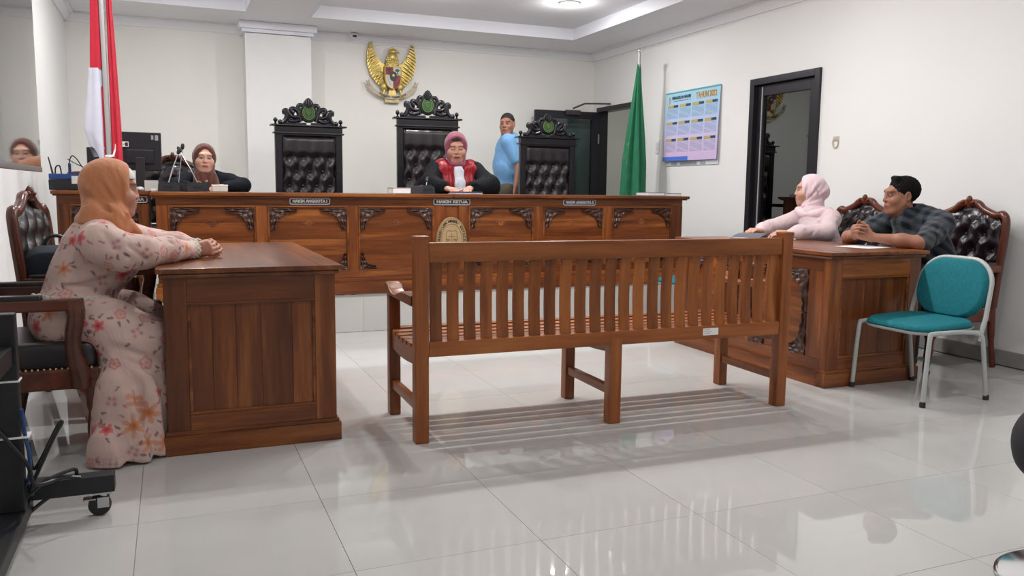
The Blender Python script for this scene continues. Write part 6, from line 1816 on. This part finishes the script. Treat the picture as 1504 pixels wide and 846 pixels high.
# --- the person in the dark plaid shirt
def person_plaid():
    O = (4.50, 3.90, 0)
    t = thing('person', 'person in dark plaid shirt with clasped hands resting on the desk', 'person', O)
    M = euler_m((4.375, 3.955, 1.105), math.radians(66), .06, -.04, 1.02)
    shN, elN, wrN = (4.52, 3.758, .932), (4.225, 3.645, .825), (4.060, 3.860, .845)
    shF, elF, wrF = (4.46, 4.11, .935), (4.22, 4.22, .825), (4.055, 4.005, .850)
    skin = (.31, .138, .085)
    f = Field((3.85, 3.55, .0), (4.86, 4.32, 1.27), .008, (((3.92, 4.12, .0038), (4.25, 4.50, .0038)), ((3.82, 4.08, .0038),), ((.80, .92, .0038), (.97, 1.25, .0038))))
    add_head(f, M, male=True)
    neck_torso(f, (4.40, 3.945, 1.10), (4.52, 3.92, .90), (4.70, 3.92, .56), shN, shF)
    for sh, el, wr in ((shN, elN, wrN), (shF, elF, wrF)):
        md = tuple(np.array(el) * .6 + np.array(wr) * .4)
        f.chain([sh, el, md, wr], [.052, .042, .040, .026], .03)
    for dy in (-.11, .11): f.chain([(4.68, 3.92 + dy, .55), (4.30, 3.92 + dy * 1.2, .53), (4.36, 3.92 + dy, .08)], [.09, .06, .04], .03)
    cl = ((.95, 1.15, .7), (1.0, 1.2, .7), (1.0, 1.2, .7), (1.0, 1.2, .7))
    add_hand(f, wrN, (-.62, .62, .30), (.55, .80, -.12), -1, ((.55, .85, .6), (.7, .95, .6), (.8, 1.0, .6), (.9, 1.0, .6)), 1.04, .25, k=.003)
    add_hand(f, (wrF[0] - .002, wrF[1], wrF[2] + .004), (-.66, -.60, .32), (.55, -.80, -.12), 1, ((.5, .8, .6), (.65, .9, .6), (.75, 1.0, .6), (.85, 1.0, .6)), 1.04, .25, k=.003)
    field_obj('body', f, SKIN, t, O, lambda V, N: face_color(V, N, M, skin, (.22, .075, .062), hair=(.006, .005, .005)))
    g = Field((4.10, 3.54, .42), (4.92, 4.34, 1.06), .0065)
    g.chain([(4.47, 3.935, 1.0), (4.53, 3.925, .90), (4.62, 3.92, .72), (4.70, 3.92, .55)], [.07, .145, .15, .16], .06, flat=((1, 0, .35), .82))
    for sh, el in ((shN, elN), (shF, elF)):
        sg = np.sign(sh[1] - 3.92)
        g.chain([(4.50, 3.92 + sg * .08, .965), sh, tuple(np.array(sh) * .5 + np.array(el) * .5 + np.array((.012, 0, 0))), tuple(np.array(el) + np.array((.02, 0, .004)))], [.074, .076, .070, .060], .03)
    g.cone((4.43, 3.945, .955), (4.455, 3.935, .86), .072, .115, .03)
    # collar
    g.cone((4.415, 3.94, .945), (4.408, 3.942, 1.005), .090, .070, .02)
    g.ell((4.405, 3.942, 1.045), (.060, .060, .035), k=.008, op='-')
    g.cone((4.325, 3.985, 1.06), (4.352, 3.972, .945), .052, .006, .008, '-')
    g.groove([(4.325, 4.02, .995), (4.345, 3.985, .93)], .008, -.006); g.groove([(4.36, 3.905, .99), (4.355, 3.945, .93)], .008, -.006)

    for pts, r, d in (([(4.50, 3.65, .97), (4.44, 3.63, .92), (4.38, 3.62, .88)], .014, .008), ([(4.52, 3.67, .90), (4.44, 3.64, .86), (4.36, 3.62, .84)], .013, .008), ([(4.40, 3.66, .95), (4.33, 3.63, .90)], .011, .006), ([(4.56, 3.68, .94), (4.58, 3.68, .84), (4.60, 3.72, .74)], .014, .008), ([(4.36, 3.95, .93), (4.43, 3.93, .82), (4.50, 3.92, .70)], .006, .006), ([(4.30, 3.60, .88), (4.30, 3.62, .78)], .009, .006)): g.groove(pts, r, d)
    def plaid(V, N):
        # the sleeves carry the check along their own length, the trunk along x/z
        q = V[:, 0] * .55 + V[:, 2] * .85; r_ = V[:, 1] * 1.0 + .25 * V[:, 0]
        a = .5 + .5 * np.sign(np.sin(q * 2 * PI / .058)) * np.minimum(1, np.abs(np.sin(q * 2 * PI / .058)) * 3)
        b = .5 + .5 * np.sign(np.sin(r_ * 2 * PI / .058)) * np.minimum(1, np.abs(np.sin(r_ * 2 * PI / .058)) * 3)
        ms = (a + b)[:, None] * .5
        C = np.array((.010, .013, .022)) * (1 - ms) + np.array((.075, .085, .088)) * ms
        line = (np.abs(np.sin(q * PI / .058)) < .10) | (np.abs(np.sin(r_ * PI / .058)) < .10)
        C[line] = C[line] * .6 + np.array((.02, .035, .09)) * .4
        return C
    field_obj('plaid_shirt', g, vcol('plaid_cloth', .85, .15, .25, 450, sheen=.1), t, O, plaid)
    k = Field((4.22, 3.68, .02), (4.95, 4.18, .72), .008)
    k.ell((4.72, 3.92, .56), (.15, .19, .11), k=.05)
    for dy in (-.10, .10): k.chain([(4.68, 3.92 + dy, .56), (4.33, 3.92 + dy * 1.2, .54), (4.37, 3.92 + dy, .10)], [.105, .082, .065], .03)
    k.cut((0, 0, -1), -.07)
    field_obj('trousers', k, cloth('dark_trouser_cloth', (.010, .010, .016)), t, O)
    for dy in (-.10, .10):
        q = Field((4.15, 3.74 + dy, 0.0), (4.50, 4.1 + dy, .13), .007)
        q.chain([(4.40, 3.92 + dy, .05), (4.28, 3.92 + dy, .045), (4.22, 3.92 + dy, .035)], [.044, .042, .030], .02); q.cut((0, 0, -1), -.004, .004)
        field_obj('shoe', q, BLACKPL, t, O)
    hr = Field((4.22, 3.80, .98), (4.53, 4.12, 1.27), .004)
    H = Local(hr, M)
    H.ell((0, -.021, .037), (.0775, .098, .0885), .01); H.cone((-.03, .038, .112), (.03, .036, .114), .013, k=.03)
    H.ell((0, .125, -.002), (.085, .090, .092), .008, '-'); H.ell((0, .02, -.10), (.12, .10, .085), .01, '-')
    H.ell((.085, .05, -.045), (.05, .060, .07), .008, '-'); H.ell((-.085, .05, -.045), (.05, .06, .07), .008, '-')
    hr.warp((4.2, 3.8, 1.0), (4.6, 4.2, 1.3), lambda X, Y, Z: (.0022 * np.sin(X * 310) * np.sin(Y * 290 + Z * 120) + .0028 * np.sin(X * 720 + Y * 260) * np.sin(Y * 640 - Z * 300)))
    t.location.x -= .02; t.location.y += .03
    field_obj('hair', hr, plain('black_hair', (.0035, .003, .003), .75, spec=.15, bump=.5, bscale=260), t, O)
person_plaid()

# --- the judge in red, black and white
def person_judge():
    O = (2.42, 7.22, DAIS_Z)
    t = thing('person', 'person in mauve hijab with black robe, red bands and white jabot, reading at the bench', 'person', O)
    M = euler_m((2.400, 7.165, 1.487), math.radians(166), .26, .03, 1.10)
    cx, cy = 2.405, 7.22
    shL, elL, wrL = (2.225, 7.22, 1.275), (2.105, 7.01, 1.150), (2.195, 6.800, 1.118)
    shR, elR, wrR = (2.590, 7.20, 1.275), (2.665, 7.00, 1.150), (2.395, 6.790, 1.118)
    skin = (.50, .27, .19)
    f = Field((1.98, 6.62, .70), (2.78, 7.45, 1.66), .008, (((2.14, 2.50, .004),), ((6.66, 6.82, .004), (7.04, 7.20, .004)), ((1.08, 1.15, .004), (1.34, 1.62, .004))))
    add_head(f, M)
    neck_torso(f, (2.405, 7.19, 1.49), (cx, cy, 1.22), (cx, 7.30, .86), shL, shR)
    for sh, el, wr in ((shL, elL, wrL), (shR, elR, wrR)): f.chain([sh, el, wr], [.05, .038, .026], .03)
    for s in (-1, 1): f.chain([(cx + s * .1, 7.28, .84), (cx + s * .11, 6.92, .80)], [.09, .06], .03)
    add_hand(f, wrL, (.28, -.95, -.10), (.25, 0, -1), 1, (.35, .5, .4), 1.0, .3, spread=.06)
    add_hand(f, wrR, (-.45, -.88, -.08), (-.1, 0, -1), -1, (.35, .5, .4), 1.0, .3, spread=.06)
    field_obj('body', f, SKIN, t, O, lambda V, N: face_color(V, N, M, skin, (.27, .06, .065), closed=True))
    g = Field((1.92, 6.78, .55), (2.84, 7.50, 1.40), .0075)
    g.chain([(cx, cy, 1.29), (cx, cy, 1.16), (cx, 7.24, .95), (cx, 7.28, .82)], [.10, .185, .20, .22], .07, flat=((0, 1, 0), .70))
    for sh, el, wr in ((shL, elL, wrL), (shR, elR, wrR)):
        s = np.sign(sh[0] - cx)
        g.chain([(cx + s * .09, cy, 1.31), sh, el, tuple(np.array(wr) * .8 + np.array(el) * .2)], [.07, .085, .088, .062], .04)
        g.cone(np.array(el) + np.array((0, .0, -.04)), np.array(wr) * .7 + np.array(el) * .3 + np.array((0, 0, -.01)), .085, .06, .03)
    g.ell((cx, 7.10, .86), (.25, .28, .13), k=.05)
    for pts, r, d in (([(2.17, 7.13, 1.28), (2.10, 7.02, 1.22), (2.08, 6.95, 1.17)], .014, .009), ([(2.12, 7.1, 1.25), (2.03, 7.0, 1.17)], .012, .008), ([(2.66, 7.12, 1.27), (2.72, 7.0, 1.20), (2.72, 6.94, 1.14)], .014, .009), ([(2.62, 6.95, 1.22), (2.58, 6.90, 1.13)], .011, .008), ([(2.15, 6.95, 1.20), (2.18, 6.9, 1.13)], .011, .008)): g.groove(pts, r, d)
    field_obj('robe', g, cloth('black_robe_cloth', (.004, .0045, .006), .8, sheen=0, spec=.15), t, O)
    # red satin bands down the front
    for s in (-1, 1):
        q = Field((2.10, 6.98, .95), (2.72, 7.36, 1.42), .005)
        q.chain([(cx + s * .135, cy - .03, 1.312), (cx + s * .118, cy - .10, 1.26), (cx + s * .108, cy - .125, 1.14), (cx + s * .105, cy - .130, .98)], [.078, .078, .068, .066], .03, flat=((0, 1, .25), .42))
        q.chain([(cx + s * .13, cy + .05, 1.325), (cx + s * .135, cy - .03, 1.315)], [.045, .056], .03, flat=((0, .3, 1), .55))
        q.warp((2.1, 6.9, .9), (2.8, 7.4, 1.45), lambda X, Y, Z: .0035 * np.sin(X * 190 + 2 * Z) * np.clip((1.33 - Z) / .06, 0, 1))
        field_obj('red_band', q, wrinkles(plain('red_satin', (.27, .004, .012), .42, spec=.4, var=.15), .5, 14), t, O)
    q = Field((2.30, 7.0, .95), (2.52, 7.26, 1.42), .004)
    q.chain([(cx - .005, cy - .075, 1.345), (cx - .003, cy - .128, 1.27), (cx, cy - .155, 1.16), (cx + .004, cy - .165, 1.0)], [.040, .042, .048, .052], .02, flat=((0, 1, .2), .45))
    q.chain(spline([(cx - .080, cy - .02, 1.385), (cx - .055, cy - .085, 1.345), (cx, cy - .112, 1.315), (cx + .055, cy - .08, 1.345), (cx + .075, cy - .02, 1.39)], 4), [.011] * 17, .012)
    q.warp((2.3, 7.0, .9), (2.6, 7.3, 1.33), lambda X, Y, Z: .0022 * np.sin(X * 420))
    field_obj('jabot', q, cloth('white_jabot_cloth', (.66, .67, .74), .6), t, O)['label'] = 'white pleated jabot'
    h = Field((2.22, 6.98, 1.25), (2.59, 7.36, 1.67), .0045)
    H = hood(h, M, .98, .063, .090, -.016, 0, .064)
    h.chain([(2.403, 7.185, 1.38), (2.405, 7.20, 1.33)], [.082, .092], .03); h.ell((2.398, 7.125, 1.335), (.055, .045, .028), k=.025)
    for pts, r, d in (([(2.315, 7.10, 1.53), (2.32, 7.07, 1.44), (2.36, 7.06, 1.37)], .010, .006), ([(2.30, 7.14, 1.50), (2.305, 7.12, 1.42), (2.34, 7.09, 1.35)], .010, .006), ([(2.485, 7.1, 1.50), (2.47, 7.08, 1.42)], .009, .005), ([(2.37, 7.08, 1.585), (2.345, 7.085, 1.52)], .010, -.004)): h.groove(pts, r, d)
    field_obj('hijab', h, cloth('mauve_hijab_cloth', (.24, .058, .095), .7), t, O)
    u = Field((2.26, 7.0, 1.46), (2.54, 7.26, 1.62), .004)
    U = Local(u, M); U.ell((0, -.004, .040), (.076, .097, .078)); U.cut((0, 0, -1), -.070, .004); U.cut((0, -1, 0), -.035, .004)
    field_obj('under_scarf', u, cloth('black_scarf_cloth', (.012, .010, .012)), t, O)
person_judge()

# --- the clerk
def person_clerk():
    O = (.27, 7.22, DAIS_Z)
    t = thing('person', 'person in brown hijab and black jacket seated beside the microphones', 'person', O)
    M = euler_m((.262, 7.155, 1.335), math.radians(183), .04, -.05, .96)
    cx, cy = .285, 7.22
    shL, elL, wrL = (.115, 7.22, 1.145), (.03, 7.03, 1.115), (.12, 6.88, 1.115)
    shR, elR, wrR = (.455, 7.22, 1.150), (.545, 7.04, 1.125), (.40, 6.86, 1.115)
    skin = (.56, .32, .235)
    f = Field((-.06, 6.70, .66), (.66, 7.42, 1.46), .008, (((.16, .36, .004),), ((7.03, 7.2, .004), (6.72, 6.88, .004)), ((1.09, 1.15, .005), (1.2, 1.46, .004))))
    add_head(f, M)
    neck_torso(f, (.262, 7.18, 1.33), (cx, cy, 1.09), (cx, 7.28, .80), shL, shR)
    for sh, el, wr in ((shL, elL, wrL), (shR, elR, wrR)): f.chain([sh, el, wr], [.05, .038, .026], .03)
    for s in (-1, 1): f.chain([(cx + s * .1, 7.26, .80), (cx + s * .1, 6.95, .76)], [.085, .06], .03)
    add_hand(f, wrL, (.6, -.8, 0), (0, 0, -1), 1, (.3, .4, .3), .93, .3); add_hand(f, wrR, (-.8, -.6, 0), (0, 0, -1), -1, (.3, .4, .3), .93, .3)
    field_obj('body', f, SKIN, t, O, lambda V, N: face_color(V, N, M, skin, (.40, .055, .055)))
    g = Field((-.08, 6.80, .62), (.68, 7.46, 1.26), .007)
    g.chain([(cx, cy, 1.17), (cx, cy, 1.06), (cx, 7.25, .90), (cx, 7.28, .78)], [.09, .155, .16, .18], .06, flat=((0, 1, 0), .72))
    for sh, el, wr in ((shL, elL, wrL), (shR, elR, wrR)):
        s = np.sign(sh[0] - cx)
        g.chain([(cx + s * .07, cy, 1.18), sh, el, wr], [.06, .068, .058, .040], .03)
    for pts, r, d in (([(.49, 7.15, 1.19), (.53, 7.08, 1.16), (.56, 7.0, 1.14)], .011, .007), ([(.50, 7.2, 1.14), (.56, 7.1, 1.10)], .010, .006), ([(.50, 6.97, 1.17), (.47, 6.95, 1.10)], .010, .006)): g.groove(pts, r, d)
    field_obj('jacket', g, cloth('black_jacket_cloth', (.0045, .006, .011), .8, sheen=0, spec=.15), t, O)
    h = Field((.10, 7.0, 1.02), (.43, 7.34, 1.47), .0045)
    H = hood(h, M, .98, .064, .092, -.012, 0, .062)
    h.chain([(.265, 7.17, 1.20), (.27, 7.13, 1.13), (.28, 7.11, 1.06)], [.080, .085, .075], .04, flat=((0, 1, 0), .75))
    h.cone((.225, 7.11, 1.19), (.225, 7.08, 1.07), .045, .045, .03); h.cone((.305, 7.11, 1.19), (.325, 7.085, 1.08), .045, .045, .03)
    for pts, r, d in (([(.20, 7.08, 1.25), (.225, 7.05, 1.15), (.235, 7.04, 1.06)], .009, .008), ([(.275, 7.06, 1.20), (.275, 7.04, 1.06)], .009, .008), ([(.325, 7.07, 1.24), (.315, 7.05, 1.10)], .009, .007), ([(.18, 7.10, 1.36), (.185, 7.09, 1.27)], .009, .004), ([(.225, 7.09, 1.42), (.195, 7.08, 1.36)], .010, -.004)): h.groove(pts, r, d)
    field_obj('hijab', h, cloth('brown_hijab_cloth', (.105, .032, .022), .7), t, O)
    bm = bmesh.new(); tube(bm, spline([(.20 - O[0], 7.035 - O[1], 1.155 - O[2]), (.235 - O[0], 7.03 - O[1], 1.145 - O[2]), (.265 - O[0], 7.03 - O[1], 1.155 - O[2])], 5), .003, 6); ball(bm, (.27 - O[0], 7.03 - O[1], 1.155 - O[2]), .009, 8); obj('brooch_chain', bm, GOLD2, t)
person_clerk()

# --- the person in the blue polo shirt
def person_polo():
    O = (3.46, 8.66, DAIS_Z)
    t = thing('person', 'person in light blue polo shirt standing behind a black carved judge chair', 'person', O)
    M = euler_m((3.425, 8.60, 1.832), math.radians(140), .06, .02, 1.03)
    Z0 = DAIS_Z
    cx, cy = 3.48, 8.66
    shN, elN, wrN = (3.40, 8.50, 1.64), (3.50, 8.42, 1.37), (3.44, 8.36, 1.15)
    shF, elF, wrF = (3.60, 8.82, 1.63), (3.68, 8.82, 1.38), (3.62, 8.74, 1.17)
    skin = (.32, .145, .095)
    f = Field((3.24, 8.26, Z0), (3.86, 8.98, 1.99), .0095, (((3.33, 3.54, .0042),), ((8.50, 8.72, .0042), (8.30, 8.44, .005)), ((1.68, 1.97, .0042),)))
    add_head(f, M, male=True)
    neck_torso(f, (3.45, 8.63, 1.83), (cx, cy, 1.55), (cx, cy, 1.15), shN, shF)
    for sh, el, wr in ((shN, elN, wrN), (shF, elF, wrF)): f.chain([sh, el, wr], [.055, .045, .028], .03); add_hand(f, wr, (-.15, -.1, -1), (-.5, .6, 0), 1, (.35, .4, .3), 1.04, .3)
    for dx, dy in ((-.05, -.08), (.06, .09)): f.chain([(cx + dx, cy + dy, 1.12), (cx + dx, cy + dy, .74), (cx + dx, cy + dy, Z0 + .07)], [.09, .06, .04], .03)
    field_obj('body', f, SKIN, t, O, lambda V, N: face_color(V, N, M, skin, (.19, .062, .05), hair=(.030, .024, .022)))
    g = Field((3.20, 8.34, 1.08), (3.86, 8.98, 1.80), .007)
    g.chain([(3.465, 8.645, 1.72), (cx, cy, 1.58), (cx - .015, cy - .01, 1.38), (cx, cy, 1.18)], [.06, .145, .165, .155], .06)
    g.ell((3.45, 8.60, 1.36), (.125, .14, .14), k=.06)
    for sh, el in ((shN, elN), (shF, elF)):
        g.chain([tuple(np.array(sh) * .5 + np.array((cx, cy, 1.68)) * .5), sh, tuple(np.array(el) * .75 + np.array(sh) * .25)], [.07, .080, .068], .03)
    g.chain(spline([(3.40, 8.555, 1.665), (3.385, 8.64, 1.70), (3.45, 8.71, 1.735), (3.53, 8.68, 1.735), (3.53, 8.59, 1.71), (3.45, 8.54, 1.685), (3.40, 8.55, 1.66)], 4), [.018] * 25, .012)
    g.cut((0, 0, -1), -1.13)
    for pts, r, d in (([(3.36, 8.47, 1.60), (3.42, 8.42, 1.50), (3.47, 8.41, 1.42)], .013, .007), ([(3.30, 8.50, 1.50), (3.36, 8.46, 1.40), (3.45, 8.46, 1.32)], .015, .009), ([(3.29, 8.52, 1.38), (3.36, 8.46, 1.28), (3.46, 8.46, 1.22)], .015, .009), ([(3.30, 8.54, 1.26), (3.38, 8.48, 1.18)], .014, .008), ([(3.46, 8.44, 1.62), (3.52, 8.43, 1.50)], .011, .006)): g.groove(pts, r, d)
    field_obj('polo_shirt', g, cloth('light_blue_cotton', (.165, .36, .62), .8, var=.04), t, O)
    k = Field((3.24, 8.40, Z0), (3.78, 8.94, 1.22), .009)
    k.ell((cx, cy, 1.12), (.145, .15, .10), k=.04)
    for dx, dy in ((-.05, -.08), (.06, .09)): k.chain([(cx + dx, cy + dy, 1.10), (cx + dx, cy + dy, .74), (cx + dx, cy + dy, Z0 + .05)], [.105, .08, .07], .03)
    k.cut((0, 0, -1), -(Z0 + .03))
    field_obj('trousers', k, cloth('olive_trouser_cloth', (.075, .062, .042)), t, O)
    for dx, dy in ((-.05, -.08), (.06, .09)):
        q = Field((3.22, 8.36, Z0 - .02), (3.80, 8.96, Z0 + .12), .008)
        q.chain([(cx + dx, cy + dy, Z0 + .05), (cx + dx - .10, cy + dy - .08, Z0 + .04)], [.048, .036], .02); q.cut((0, 0, -1), -(Z0 + .003), .004)
        field_obj('shoe', q, BLACKPL, t, O)
    hr = Field((3.30, 8.46, 1.74), (3.56, 8.74, 1.98), .0042)
    H = Local(hr, M); H.ell((0, -.020, .036), (.0755, .0955, .0865), .01)
    hr.warp((3.2, 8.4, 1.7), (3.6, 8.8, 2.0), lambda X, Y, Z: .0025 * np.sin(X * 640 + Y * 300) * np.sin(Y * 600 - Z * 350)); H.ell((0, .120, -.01), (.095, .075, .095), .008, '-'); H.ell((0, .03, -.09), (.12, .11, .085), .01, '-'); H.ell((.085, .05, -.03), (.05, .058, .07), .008, '-'); H.ell((-.085, .05, -.03), (.05, .058, .07), .008, '-')
    t.location.x += .05
    field_obj('hair', hr, plain('cropped_hair', (.028, .023, .021), .85, spec=.2, bump=.5, bscale=300), t, O)
person_polo()
